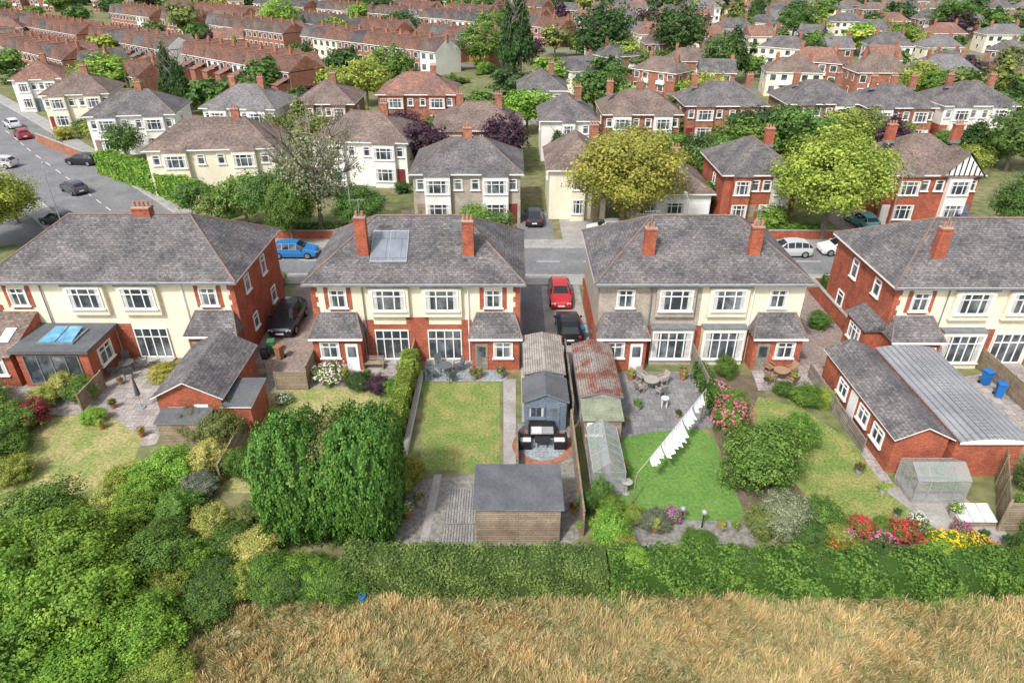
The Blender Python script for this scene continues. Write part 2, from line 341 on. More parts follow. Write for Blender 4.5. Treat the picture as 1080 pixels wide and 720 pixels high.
# ------------------------------------------------------------------ near semi-detached houses (rear elevations)
def near_semi(label,cx,cy,w,wl,wr,roofm=slate,rz=8.95,chx=3.5,chs=((-1,9.25),(1,9.25)),ext=(True,True),sidewin=0,lowkind=('door','door'),quoin=(True,True),chy=1.7,band=False):
    d=9.0; ez=6.0; root=tag(new('semi_detached_house',None,None,(cx,cy,0)),label,'house','semi-detached houses along the road')
    b=MB(); h=w/2
    b.box(-h,0,0,d,0,ez,0); b.box(0,h,0,d,0,ez,1)
    for k,s in enumerate((-1,1)):
        xa,xb=(-h-.04,-h+.42) if s<0 else (h-.42,h+.04)
        if quoin[k]:
            b.box(xa,xb,-.03,d+.03,0,2.7,2)
            for j in range(8):
                e_=.0 if j%2 else .14
                b.box(xa+(e_ if s>0 else 0),xb-(e_ if s<0 else 0),-.031,d+.03,2.701+j*.37,2.7+(j+1)*.37,2)
            xs=s*(h-1.75); b.box(xs-.9,xs-.62,-.028,0,4.0,5.6,2); b.box(xs+.62,xs+.9,-.028,0,4.0,5.6,2); b.box(xs-.62,xs+.62,-.028,0,3.85,4.0,2)
        else: b.box(xa,xb-(.001),-.03,d+.03,0,2.2,2)
    if band:
        b.box(-.75,.75,-.05,0,0,3.4,2); b.box(-h+3.25,-2.98,-.045,0,0,3.2,2); b.box(2.98,h-3.25,-.045,0,0,3.2,2)
        b.box(-2.97,-.76,-.044,0,2.5,2.85,2); b.box(.76,2.97,-.044,0,2.5,2.85,2)
    else:
        b.box(-.55,.55,-.028,0,0,2.75,2)
        for s in (-1,1):
            x0,x1=sorted((s*(h-3.6),s*(h-3.25))); b.box(x0,x1,-.06,0,0,2.75,2)
    b.obj('wall',[wl,wr,brick],root)
    r=MB(); hiproof(r,-h-.4,h+.4,-.4,d+.4,ez+.02,rz,4.3); ro=r.obj('roof',[roofm,upvc,ridge_m],root)
    g=MB(); g.box(-h-.45,h+.45,-.52,-.41,ez-.12,ez,0); g.obj('gutter',[lead],root)
    for s,zt in chs:
        zb=rz-abs(chy-4.5)*(rz-ez)/4.9; chimney(ro,s*chx,chy,zb-.3,zt,.74,.55,pots=2 if s<0 else 3)
        aerial(ro,s*chx,chy,zt)
    for s in (-1,1):
        xs=s*(h-1.75); window(root,xs,-.03,4.15,1.2,1.3,2,True)
        xb=s*1.75
        bb=MB(); bb.box(xb-1.3,xb+1.3,-.3,0,3.55,5.7,0); bb.box(xb-1.4,xb+1.4,-.42,0,5.7,5.82,1)
        bb.obj('bay',[wl if s<0 else wr,lead],root)
        window(root,xb,-.3,4.05,2.2,1.5,3,True)
        k=0 if s<0 else 1
        if lowkind[k]=='door':
            window(root,xb+s*.05,-.06,.15,2.3,2.3,4,True,name='door',sill=False,lab='white glazed french doors')
            st=MB(); st.box(xb-1.3,xb+1.3,-.75,-.07,0,.14); st.obj('step',[conc],root)
        else:
            bb=MB(); bb.box(xb-1.45,xb+1.45,-.6,0,0,2.8,0); bb.box(xb-1.5,xb+1.5,-.68,0,2.8,2.9,1)
            bb.obj('bay',[wl if s<0 else wr,lead],root); window(root,xb,-.6,.5,2.7,2.1,5,True)
        if ext[k]:
            x0,x1=sorted((s*h,s*(h-3.2))); pr=1.3; e=MB(); e.box(x0,x1,-pr,-.051,0,2.6,0); eo=e.obj('kitchen_extension',[brick],root)
            q=MB(); a=[(x0-.2,-pr-.2,2.55),(x1+.2,-pr-.2,2.55),(x1+.2,-.055,2.55),(x0-.2,-.055,2.55)]; tA=(x0+.35,-.055,3.8); tB=(x1-.35,-.055,3.8)
            q.poly([a[0],a[1],tB,tA],0); q.poly([a[1],a[2],tB],0); q.poly([a[3],a[0],tA],0); q.tube(a[0],tA,.05,m=1); q.tube(a[1],tB,.05,m=1)
            q.box(x0-.2,x1+.2,-pr-.3,-pr-.2,2.45,2.55,2); q.obj('roof',[roofm,ridge_m,upvc],eo)
            window(eo,(x0+x1)/2+s*.5,-pr,1.0,1.3,1.2,2,True)
            dm=MB(); dm.box(-.42,.42,-.05,0,0,2.05,0); dm.box(-.28,.28,-.06,-.051,1.05,1.85,1); dm.obj('door',[upvc if s<0 else woodg,glass],eo,((x0+x1)/2-s*.95,-pr,.02))
        p=MB(); p.tube((s*(h-3.42),-.1,0),(s*(h-3.42),-.1,ez-.1),.045,n=6); p.obj('downpipe',[upvc if s>0 else lead],root)
    if sidewin:
        sx=sidewin*(h+.045); rt=math.pi/2*sidewin
        for yy,zz,ww,hh in ((2.2,4.2,.9,1.2),(5.6,4.0,.9,1.4),(2.4,1.2,.9,1.1),(6.6,1.2,1.0,1.2)): window(root,sx,yy,zz,ww,hh,1,True,rot=rt)
    return root,ro
A1,A1r=near_semi('wide cream rendered semi-detached pair with grey hipped roof',-26.6,41.0,16.2,cream,cream,slate,chs=(),ext=(False,True),sidewin=1)
B1,B1r=near_semi('cream and red brick semi-detached pair with roof solar panel',-6.4,40.7,13.8,cream,cream,slate,chs=((-1,9.75),(1,9.5)),band=True)
C1,C1r=near_semi('half pebbledashed half cream semi-detached pair, grey roof',12.6,40.7,13.6,pebble,cream,slate,chs=((-1,9.0),(1,9.1)),lowkind=('bay','bay'),quoin=(False,False))
D1,D1r=near_semi('cream semi-detached pair with red brick side wall',32.0,40.2,13.8,cream,cream,slate,chs=((-1,9.2),),chx=3.9,sidewin=-1,lowkind=('bay','door'))
def onslope(y,rz=8.95): return 6.02+(y+.4)/4.9*(rz-6.02)
b=MB(); y0,y1=1.1,3.3; o=.08
b.poly([(-3.0,y0,onslope(y0)+o),(-.6,y0,onslope(y0)+o),(-.6,y1,onslope(y1)+o),(-3.0,y1,onslope(y1)+o)],0)
for x in (-3.0,-1.8,-.6): b.tube((x,y0,onslope(y0)+.06),(x,y1,onslope(y1)+.06),.035,m=1)
for y in (y0,y1): b.tube((-3.0,y,onslope(y)+.06),(-.6,y,onslope(y)+.06),.035,m=1)
b.obj('solar_panel',[solar,metal],B1r)
b=MB(); b.box(2.4,3.0,3.3,3.8,8.0,8.9,0); b.obj('roof_vent',[lead],B1r)
b=MB(); b.box(-5.2,-.6,-3.6,-.05,0,2.6,0); e=b.obj('sunroom',[brick],A1)
b=MB(); b.box(-5.45,-.35,-3.85,-.06,2.6,2.82,0); e2=b.obj('flat_roof',[felt],e)
b=MB(); b.poly([(-4.0,-2.9,2.95),(-1.8,-2.9,2.95),(-2.0,-1.1,3.15),(-3.8,-1.1,3.15)],0); b.box(-4.1,-1.7,-3.0,-1.0,2.821,2.93,1)
b.tube((-2.9,-2.9,2.97),(-2.9,-1.1,3.17),.03,m=1); b.obj('rooflight',[skyl,lead],e2)
window(e,-3.0,-3.6,.2,3.6,2.2,4,False,name='door',sill=False,fm=lead); window(e,-.6,-1.8,.9,1.6,1.3,2,True,rot=math.pi/2)
b=MB(); b.box(-8.6,-5.6,-3.6,-.05,0,2.4,0); e=b.obj('tiled_extension',[brick],A1)
b=MB(); b.poly([(-8.9,-3.9,2.35),(-5.46,-3.9,2.35),(-5.46,-.05,3.7),(-8.9,-.05,3.7)],0); b.poly([(-5.46,-3.9,2.35),(-5.46,-.05,2.35),(-5.46,-.05,3.7)],2)
for x in (-8.0,-6.8): b.poly([(x,-2.7,2.82),(x+.7,-2.7,2.82),(x+.7,-1.5,3.24),(x,-1.5,3.24)],1)
b.obj('roof',[slateb,lampw,brick],e); window(e,-7.1,-3.6,.9,2.0,1.3,3,True)
chimney(A1r,1.0,4.5,8.6,9.35,1.2,.7,4)
b=MB(); b.box(-8.0,-6.95,.2,3.0,0,2.5,0); e=b.obj('side_porch',[brick],D1)
b=MB(); b.poly([(-8.2,0,2.5),(-6.95,0,3.2),(-6.95,3.2,3.2),(-8.2,3.2,2.5)],0); b.poly([(-8.2,0,2.5),(-6.95,0,2.5),(-6.95,0,3.2)],0); b.obj('roof',[slate],e)
window(e,-8.0,1.6,1.0,1.6,1.2,3,True,rot=-math.pi/2)
# ------------------------------------------------------------------ generic mid-distance houses
ROOFS=dict(slate=slate,brown=slateb,red=redtile,grey=greytile)
WALLS=dict(cream=cream,white=white,brick=brick,bbrick=brickd,pebble=pebble,fbrick=brickf)
def mid_house(u0,u1,ve,wall,roof,label,rot=0,d=8.5,ez=5.3,rh=2.6,low=None,chims=(-.3,.3),bays=2):
    x0,y=G(u0,ve,ez); x1,_=G(u1,ve,ez); w=abs(x1-x0)-.8; cx=(x0+x1)/2; cy=y+.4; h=w/2
    root=tag(new('house',None,None,(cx,cy,0),rot),label,'house','houses across the road and beyond')
    b=MB(); b.box(-h,h,0,d,0,ez,0)
    if low: b.box(-h-.03,h+.03,-.03,d+.03,0,2.6,1)
    mats=[WALLS[wall],WALLS[low or wall],ROOFS[roof],upvc]; b.obj('wall',mats,root)
    r=MB(); hx=min(d,w)*.5
    hiproof(r,-h-.4,h+.4,-.4,d+.4,ez+.02,ez+rh,hx)
    ro=r.obj('roof',[ROOFS[roof],upvc,ridge_m,WALLS[wall]],root)
    for c in chims: chimney(ro,c*w,d*.5,ez+rh-.9,ez+rh+.85,.9,.55,3,brick if wall in('brick',) else brickf)
    n=bays
    for i in range(n):
        s=-1 if i==0 else 1; xb=s*w*.27 if n>1 else 0
        bw=min(2.6,w*.24); bb=MB(); bb.box(xb-bw/2,xb+bw/2,-.6,-.031,0,ez-.15,0)
        bb.poly([(xb-bw/2-.1,-.75,ez-.13),(xb+bw/2+.1,-.75,ez-.13),(xb+bw/2,0,ez+.35),(xb-bw/2,0,ez+.35)],1)
        bb.obj('bay',[white if (low and random.random()<.5) else WALLS[wall],ROOFS[roof]],root)
        for zz,hh in ((.8,1.5),(3.35,1.4)): window(root,xb,-.6,zz,bw-.25,hh,3,True,detail=False)
        xd=s*w*.08 if n>1 else w*.32
        xo=s*w*.43 if n>1 else -w*.35
        window(root,xd,-.03,3.6,.9,1.1,1,True,detail=False)
        if w>9: window(root,xo,-.03,3.6,.9,1.1,1,True,detail=False)
        q=MB(); q.box(-.45,.45,-.05,0,0,2.1,0); q.obj('door',[random.choice([doorr,upvc,bluew,wood])],root,(xd if w<9 else xo,-.031,.05))
    if n==0:
        for xx in (-w*.3,w*.05): window(root,xx,-.03,1.0,2.0,1.2,3,True,detail=False)
        q=MB(); q.box(-1.2,1.2,-.05,0,0,2.1,0); q.obj('garage_door',[upvc],root,(w*.34,-.031,.03))
    for s in (-1,1): window(root,s*(h+.04),d*.4,min(3.5,ez-1.9),.9,1.1,1,True,rot=s*math.pi/2,detail=False)
    return root,ro,w
HL=[]
def mh(*a,**k):
    r=mid_house(*a,**k); HL.append((r[0].location.x,r[0].location.y+4,max(r[2]*.6,6))); return r
mh(150,288,158,'cream','brown','long cream rendered house with brown hipped roof',d=8,chims=(.18,),rot=.1)
mh(88,182,122,'white','slate','white rendered house with dark hipped roof and red chimney',rot=.15,chims=(.05,))
mh(42,112,100,'cream','brown','cream rendered house with brown hipped roof',rot=.2,chims=(.1,))
mh(10,62,84,'white','red','white rendered house with red tiled roof',rot=.25,chims=(.1,))
mh(207,292,115,'white','grey','white rendered house with grey hipped roof and garden',chims=(-.2,.2),rot=-.1)
mh(306,374,110,'bbrick','brown','brown brick house with hipped roof',chims=(.1,))
mh(322,432,150,'white','brown','white rendered semi-detached pair with brown roof',chims=(.2,),rot=-.1)
r9=mh(430,553,184,'pebble','slate','stone-coloured semi-detached pair with twin bay windows',chims=(.0,),low='pebble')
mh(452,552,138,'bbrick','brown','brown roofed semi-detached pair behind garden trees',chims=(-.2,.25))
mh(576,646,180,'cream','brown','narrow cream house with brown roof beside driveway',bays=1,chims=(.3,))
mh(568,632,128,'white','slate','white rendered detached house with slate roof',bays=1,chims=(.2,))
mh(545,600,96,'white','slate','white rendered house with grey roof among trees',bays=1,chims=(.2,))
mh(635,722,121,'fbrick','brown','red brick semi-detached pair with brown roof',chims=(-.4,.0,.4),low='fbrick')
mh(722,813,112,'fbrick','slate','brick semi-detached pair with pale gutters and slate roof',chims=(-.35,.35))
mh(830,912,110,'bbrick','slate','brown brick semi-detached pair with white windows',chims=(-.3,.3),low='bbrick')
mh(915,992,114,'fbrick','slate','red brick semi-detached pair with cream upper bays',chims=(-.3,.0,.3),low='fbrick')
mh(996,1078,112,'white','slate','white and brick semi-detached pair with grey roof',chims=(-.3,.3),low='brick')
mh(762,850,185,'brick','slate','red brick house with white arched porch and bays',chims=(.2,),low='brick')
g20=mh(935,1042,185,'brick','brown','red brick house with half-timbered front gable',chims=(-.35,.38),low='brick',rh=3)
mh(664,756,205,'white','brown','low white bungalow with brown roof beside the road',ez=3.2,rh=2.6,chims=(.1,),bays=0)
mh(395,482,100,'fbrick','red','red brick house with orange tiled roof',chims=(.2,))
ro=g20[0]; b=MB(); xg=g20[2]*.27; b.poly([(xg-2,-.62,5.35),(xg+2,-.62,5.35),(xg,-.62,7.4)],0)
b.poly([(xg-2.2,-.8,5.2),(xg,-.8,7.65),(xg,2.6,7.65),(xg-2.2,2.6,5.2)],2); b.poly([(xg,-.8,7.65),(xg+2.2,-.8,5.2),(xg+2.2,2.6,5.2),(xg,2.6,7.65)],2)
for i in range(-3,4): b.box(xg+i*.5-.06,xg+i*.5+.06,-.66,-.625,5.35,7.3-abs(i)*.5,1)
b.obj('gable',[white,black,slateb],ro)
# ------------------------------------------------------------------ far housing
def farmesh(kind):
    w,d,ez,rz=(12,7.5,4.9,7.5) if kind=='semi' else (5.0,8.0,4.9,7.5) if kind=='ter' else (7.5,7.5,4.9,7.4)
    b=MB(); b.box(-w/2,w/2,0,d,0,ez,0)
    if kind=='semi': hiproof(b,-w/2-.3,w/2+.3,-.3,d+.3,ez+.02,rz,3.6,1,2,None)
    elif kind=='det':
        hiproof(b,-w/2-.3,w/2+.3,-.3,d+.3,ez+.02,rz,0.0,1,2,None)
        for s in (-1,1): b.poly([(s*w/2,0,ez),(s*w/2,d,ez),(s*w/2,d/2,rz-.1)],0)
    else:
        hiproof(b,-w/2,w/2,-.3,d+.3,ez+.02,rz,0.0,1,2,3)
        for s in (-1,1): b.poly([(s*w/2,0,ez),(s*w/2,d,ez),(s*w/2,d/2,rz-.1)],0)
        b.box(-w/2+.3,-w/2+2.3,d+.001,d+2.8,0,3.0,5); b.poly([(-w/2+2.5,d+3,2.9),(-w/2+.1,d+3,2.9),(-w/2+.1,d,3.9),(-w/2+2.5,d,3.9)],1)
    xs=(-4.6,-2.2,2.2,4.6) if kind=='semi' else (-1.2,1.3) if kind=='ter' else (-2.2,2.0)
    for x in xs:
        for z in (.9,3.2):
            for (ya,yb,yc,yd) in ((-.05,-.001,-.07,-.051),(d+.001,d+.05,d+.051,d+.07)):
                if kind=='ter' and ya>0 and z<2 and x<0: continue
                b.box(x-.75,x+.75,ya,yb,z-.05,z+1.35,2); b.box(x-.62,x+.62,yc,yd,z+.08,z+1.22,4)
    if kind=='semi':
        for x in (-2.2,2.2): b.box(x-1.1,x+1.1,-.5,-.08,0,.9,0); b.box(x-1.1,x+1.1,-.5,-.08,2.4,3.1,2)
        ch=(-3.6,3.6)
    elif kind=='ter': ch=(w/2-.1,)
    else: ch=(w/2-.5,); b.box(-w/2-2.6,-w/2-.01,1,6,0,2.4,0); b.box(-w/2-2.7,-w/2-.011,.9,6.1,2.4,2.55,1)
    for x in ch: b.box(x-.38,x+.38,3.6,4.1,rz-.9,rz+.75,5); b.cyl(x-.18,3.85,rz+.75,rz+1.1,.1,.08,5,3); b.cyl(x+.18,3.85,rz+.75,rz+1.1,.1,.08,5,3)
    if kind!='ter':
        for s in (-1,1):
            for z in (1.0,3.3):
                for yy in ((2,5.2) if z>2 else (3.5,)): b.box(s*(w/2+.03)-.03,s*(w/2+.03)+.03,yy-.5,yy+.5,z-.05,z+1.15,2); b.box(s*(w/2+.04)-.03,s*(w/2+.04)+.03,yy-.4,yy+.4,z+.05,z+1.05,4)
    return b
FV={}
def fm(kind,wall,roof):
    k=(kind,wall,roof)
    if k not in FV: FV[k]=farmesh(kind).mesh('far_house',[WALLS[wall],ROOFS[roof],upvc,potm,glass,brickf])
    return FV[k]
def infr(x,y,m=8): return abs(x)<.75*(.866*y+12.5)+m
cand=[]; roads=[]
dl=math.radians(140)
for k in range(-3,7):
    ox,oy=-38+k*29*.66,142+k*29*.75
    rot=dl-math.pi if k%2 else dl
    t=0; col='red'; L0=random.choice([6,8,10])
    n_=0; wcol='fbrick'
    while t<165:
        x=ox+math.cos(dl)*t; y=oy+math.sin(dl)*t
        t+=5.0; n_+=1
        if n_>=L0: n_=0; t+=8; L0=random.choice([4,6,8]); col=random.choice(['red','brown','red','slate','brown']); wcol=random.choice(['fbrick','fbrick','bbrick'])
        if x<12 and y<325 and y>126: cand.append((x,y,rot,'ter',wcol if random.random()<.8 else random.choice(['white','cream']),col if random.random()<.75 else random.choice(['brown','grey','slate'])))
    roads.append((ox,oy,k))
for j,Y in enumerate([138,156,175,195,215,236,258,280,303,326]):
    ang=[-.12,-.2,-.08,.1,-.15,.05,-.2,.1,0,-.1][j]; x=-300
    while x<300:
        y=Y+math.tan(ang)*x*.5+random.uniform(-3,3); x+=random.uniform(11,15)
        left=x<(14+(Y-140)*.05)
        if left and Y<318: continue
        cand.append((x,y,ang*.5+random.uniform(-.12,.12)+random.choice([0,0,0,.6,-.6]),random.choice(['semi','semi','det']),random.choice(['cream','white','fbrick','fbrick','bbrick','fbrick','cream']),random.choice(['red','brown','brown','slate','grey','slate'])))
for i in range(90):
    x=random.uniform(-190,-60); y=random.uniform(110,260)
    cand.append((x,y,random.choice([.25,.15,.35]),random.choice(['semi','semi','det']),random.choice(['white','fbrick','fbrick','bbrick']),random.choice(['red','red','brown','slate'])))
cand.sort(key=lambda c:(c[3]!='ter',c[1])); placed=[]; far=[]
for c in cand:
    x,y,rot,kd,wl,rf=c
    if not infr(x,y): continue
    if x<-40 and abs((y-70)-(-x-43)*1.02)<13: continue
    if any((x-a)**2+(y-b)**2<(r+7)**2 for a,b,r in HL): continue
    rr={'ter':4.8,'semi':12.2,'det':10.5}[kd]
    if any((x-a)**2+(y-b)**2<(rr if k2==kd else 12)**2 for a,b,k2 in placed): continue
    placed.append((x,y,kd)); far.append(c)
far.sort(key=lambda c:c[1])
WD=dict(cream='cream rendered',white='white rendered',fbrick='red brick',bbrick='brown brick'); RD=dict(red='red tiled',brown='brown tiled',slate='slate',grey='pale grey tiled'); KD=dict(ter='terraced',semi='semi-detached',det='detached gabled')
stuff=[]
for i,c in enumerate(far):
    x,y,rot,kd,wl,rf=c
    if i<277:
        q_=.88 if (kd!='ter') else 1
        o=new('terraced_house' if kd=='ter' else 'house',fm(kd,wl,rf),None,(x,y,0),rot,(random.uniform(.85,1.05)*q_ if kd!='ter' else 1,q_,random.uniform(.86,1.04) if kd!='ter' else 1))
        tag(o,f"{WD[wl]} {KD[kd]} house with {RD[rf]} roof and chimneys",'house','houses of the surrounding estate')
        if kd!='ter' and i%2==0:
            b=MB(); b.poly([(-5,9,0),(5,9,0),(5,15,0),(-5,15,0)],0); struct(b.obj('lawn',[random.choice([lawnm,lawnd,turf])],None,(x,y,.015+i*.0005),rot))
    else: stuff.append(c)
if stuff:
    B=MB(); mm=[white,redtile,upvc,potm,glass,brickf,brickd,slateb,cream,slate]
    for x,y,rot,kd,wl,rf in stuff:
        q=farmesh(kd); n=len(B.v); cs,sn=math.cos(rot),math.sin(rot)
        B.v+=[(x+a*.88*cs-b_*.88*sn,y+a*.88*sn+b_*.88*cs,z*.95) for a,b_,z in q.v]; B.f+=[tuple(i+n for i in f) for f in q.f]
        w0={'fbrick':5,'bbrick':6,'cream':8,'white':0}[wl]; r0={'red':1,'brown':7,'slate':9,'grey':9}[rf]
        B.m+=[w0 if m_==0 else r0 if m_==1 else m_ for m_ in q.m]
    o=tag(B.obj('distant_houses',mm),'mass of small brick and rendered houses far away','houses'); o['kind']='stuff'
# ------------------------------------------------------------------ ground, roads
def sheet(name,pts,z,m):
    b=MB(); p=[(x,y,z) for x,y in pts]
    a=sum(p[i][0]*p[(i+1)%len(p)][1]-p[(i+1)%len(p)][0]*p[i][1] for i in range(len(p)))
    b.poly(p if a>0 else p[::-1],0); return struct(b.obj(name,[m]))
def gs(name,uv,z,m): return sheet(name,[G(*q) for q in uv],z,m)
def rect(name,x0,x1,y0,y1,z,m): return sheet(name,[(x0,y0),(x1,y0),(x1,y1),(x0,y1)],z,m)
rect('ground',-1500,1500,-300,2500,0,groundm)
def smooth(pts,n=8):
    out=[]
    P=[pts[0]]+pts+[pts[-1]]
    for i in range(1,len(P)-2):
        p0,p1,p2,p3=[np.array(P[i+k],float) for k in (-1,0,1,2)]
        for t in np.linspace(0,1,n,endpoint=False): out.append(.5*((2*p1)+(-p0+p2)*t+(2*p0-5*p1+4*p2-p3)*t*t+(-p0+3*p1-3*p2+p3)*t**3))
    out.append(np.array(P[-2],float)); return out
def ribbon(name,C,o0,o1,z0,z1,m):
    b=MB(); L=[];R=[]
    for i,p in enumerate(C):
        t=C[min(i+1,len(C)-1)]-C[max(i-1,0)]; t=t/np.linalg.norm(t); n=np.array([-t[1],t[0]])
        a0=o0(i) if callable(o0) else o0; a1=o1(i) if callable(o1) else o1
        L.append(p+n*a1); R.append(p+n*a0)
    for i in range(len(C)-1):
        b.poly([(*R[i],z1),(*R[i+1],z1),(*L[i+1],z1),(*L[i],z1)],0)
        if z1-z0>.02:
            b.poly([(*R[i],z0),(*R[i+1],z0),(*R[i+1],z1),(*R[i],z1)],0); b.poly([(*L[i+1],z0),(*L[i],z0),(*L[i],z1),(*L[i+1],z1)],0)
    return struct(b.obj(name,[m]))
cl=smooth([(110,58),(60,58),(20,58),(0,58),(-18,58.2),(-28,60),(-37,65),(-44,72),(-54.5,83),(-68,97),(-84,114),(-130,160)])
nC=len(cl); wf=lambda i: 3.1+1.6*min(1,max(0,(i-32)/12))
ribbon('road',cl,lambda i:-wf(i),wf,0,.004,asph)
for s,nm in ((-1,'pavement'),(1,'pavement')):
    lo=(lambda i:wf(i)+.15) if s>0 else (lambda i:-wf(i)-2.1); hi=(lambda i:wf(i)+2.1) if s>0 else (lambda i:-wf(i)-.15)
    ribbon(nm,cl,lo,hi,0,.12,pave)
    lo=(lambda i:wf(i)) if s>0 else (lambda i:-wf(i)-.15); hi=(lambda i:wf(i)+.149) if s>0 else (lambda i:-wf(i)-.001)
    ribbon('kerb',cl,lo,hi,0,.125,kerbm)
for i in range(0,nC-1,2):
    p=cl[i];q=cl[i+1]; Ld=np.linalg.norm(q-p)
    if Ld>20 or p[0]>60: continue
    ribbon('road_marking',[p,p+(q-p)*min(1,2.5/Ld)],-.05,.05,0,.009,paintw)
br=smooth([(-44,69),(-52,67),(-65,64),(-90,60)],5); ribbon('side_road',br,-3.6,3.6,0,.0025,asph)
sheet('junction',[(-40,62),(-50,62),(-58,62),(-56,84),(-44,72)],.0015,asph)
for ox,oy,k in roads:
    if k%2==0: continue
    a=(ox+14.5*.66,oy+14.5*.75); ribbon('estate_road',[np.array([a[0],a[1]]),np.array([a[0]+math.cos(dl)*150,a[1]+math.sin(dl)*150])],-2.6,2.6,0,.006,asph)
for Y in (147,206,248,292): ribbon('estate_road',[np.array([0.,Y]),np.array([260.,Y+260*math.tan(-.06)])],-2.6,2.6,0,.003,asph)
rect('driveway',-18.4,-13.4,37.5,52.9,.006,drivem)
rect('driveway',.6,5.7,33.5,52.9,.0075,conc); rect('driveway_strip',.75,2.5,40,52.9,.012,asph)
rect('driveway',19.5,24.9,38.5,52.9,.006,drivem)
for x0,x1 in ((-34,-19.6),(-13,.4),(6,19.3),(25.4,39)): rect('front_garden',x0,x1,49.9,52.9,.01,lawnm)
for x0,x1,m_ in ((.5,4.2,asph),(5,8.5,conc),(33.5,38,drivem),(18.5,22,drivem),(-12,-8,drivem),(44,49,asph)): rect('driveway',x0,x1,63.3,72,.006,m_)
for x0,x1 in ((-7.8,.3),(9,18),(22.4,33),(38.4,43.8)): rect('front_lawn',x0,x1,63.4,67,.009,lawnm)
gs('patio',[(-60,385),(165,372),(190,400),(165,468),(115,476),(100,440),(-60,430)],.005,patio)
gs('lawn',[(-80,450),(60,440),(108,432),(150,462),(138,498),(95,560),(-80,545)],.010,lawnd)
gs('gravel',[(240,395),(330,392),(320,412),(290,430),(250,440)],.0115,gravel)
gs('lawn',[(285,412),(402,402),(398,520),(225,520),(268,440)],.015,lawnd)
rect('patio',-13.3,-7.3,37.3,40.6,.019,patio)
gs('patio',[(448,376),(536,376),(534,402),(448,402)],.006,bluepatio)
gs('lawn',[(447,403),(527,403),(527,495),(443,496)],.010,lawnm)
gs('path',[(531,400),(544,400),(544,492),(531,492)],.0135,conc)
gs('gravel',[(545,447),(603,447),(620,560),(592,580),(370,590),(400,510),(530,497),(545,492)],.005,gravel)
gs('decking',[(474,516),(503,516),(500,572),(466,572)],.03,decking)
gs('path',[(458,500),(466,500),(452,570),(443,570)],.011,conc)
gs('patio',[(652,392),(742,392),(756,450),(655,462)],.006,patiog)
gs('lawn',[(655,462),(690,455),(738,452),(752,462),(786,543),(780,550),(655,546)],.014,turf)
gs('gravel',[(630,546),(790,550),(800,585),(630,585)],.010,gravel)
gs('soil',[(742,395),(800,395),(860,560),(790,560),(752,455)],.003,soil)
gs('lawn',[(800,418),(845,430),(905,470),(945,512),(998,556),(930,560),(870,545),(830,500),(790,440)],.012,lawnm)
gs('path',[(858,405),(872,402),(922,480),(942,510),(928,508)],.016,patio)
gs('patio',[(792,390),(860,385),(870,402),(845,410),(800,412)],.020,patio)
gs('patio',[(1000,400),(1090,385),(1160,470),(1060,470)],.006,patio)
gs('concrete_yard',[(930,515),(1000,510),(1095,590),(1060,600),(990,560)],.019,conc)
gs('lawn',[(1075,455),(1180,440),(1200,500),(1110,500)],.010,lawnm)
gs('soil',[(880,548),(990,560),(1080,600),(1080,625),(880,600)],.0075,soil)
b=MB(); cx,cy=G(572,470)
for r,z,m in ((1.75,.03,0),(1.35,.05,1)): b.cyl(cx,cy,0,z,r,r,40,m)
struct(b.obj('round_patio',[brickf,bluepatio]))
rect('field',-60,60,-5,20.6,.012,fieldm)
def blades(name,N,xr,yr,hr,col,lab,seed,lean,dfun):
    rg=np.random.default_rng(seed)
    X=rg.uniform(*xr,N); Y=rg.uniform(*yr,N)
    # tufts: pull blades toward random clump centres
    T=3200; tx=rg.uniform(*xr,T); ty=rg.uniform(*yr,T); th_=rg.random(T); idx=rg.integers(0,T,N); tf=rg.random(N)<.6
    X=np.where(tf,tx[idx]+rg.normal(size=N)*.10,X); Y=np.where(tf,ty[idx]+rg.normal(size=N)*.08,Y)
    cn=np.sin(X*1.1+np.sin(Y*1.9)*1.4)*np.sin(Y*1.5+X*.6)+.6*np.sin(X*3.7+Y*2.9)+.5*np.sin(X*7.1-Y*6.3)
    keep=rg.random(N)<np.clip(dfun(X,Y,cn),0,1); X=X[keep];Y=Y[keep];cn=cn[keep];tf=tf[keep];th0=th_[idx][keep]; N=len(X)
    hh=(hr[0]+(hr[1]-hr[0])*rg.random(N))*(1+.3*np.clip(cn,-1,1))*np.where(tf,.8+.75*th0,.75); a=rg.random(N)*6.28; wv=.009+.010*rg.random(N)
    dx=np.cos(a)*wv; dy=np.sin(a)*wv
    th=1.8*np.sin(X*.7+1.3*np.sin(Y*.9))+rg.normal(size=N)*1.2; le=lean*(.3+rg.random(N)); lx=np.cos(th)*le; ly=np.sin(th)*le
    b0=np.column_stack([X-dx,Y-dy,np.zeros(N)]); b1=np.column_stack([X+dx,Y+dy,np.zeros(N)])
    t1=np.column_stack([X+lx+dx*.6,Y+ly+dy*.6,hh]); t0=np.column_stack([X+lx-dx*.6,Y+ly-dy*.6,hh*.95])
    V=np.stack([b0,b1,t1,t0],1).reshape(-1,3)
    s=np.clip(.5+.18*np.sin(X*.8+2)*np.sin(Y*1.1)+.12*cn+rg.normal(size=N)*.15+np.where(tf,(th0-.5)*.6,-.1),0,1)
    o=tag(new(name,quadmesh(name,V,s,[GRASSB]),color=col),lab,'grass'); o['kind']='stuff'
edge=lambda X: 20.55+.25*np.sin(X*.9)+.15*np.sin(X*2.7)
blades('dry_grass',230000,(-17,26),(14.5,20.9),(.14,.36),(.56,.425,.225),'pale dry straw-coloured meadow grass',11,.22,lambda X,Y,c:np.where(Y<edge(X)-.3,.66+.3*c,.15))
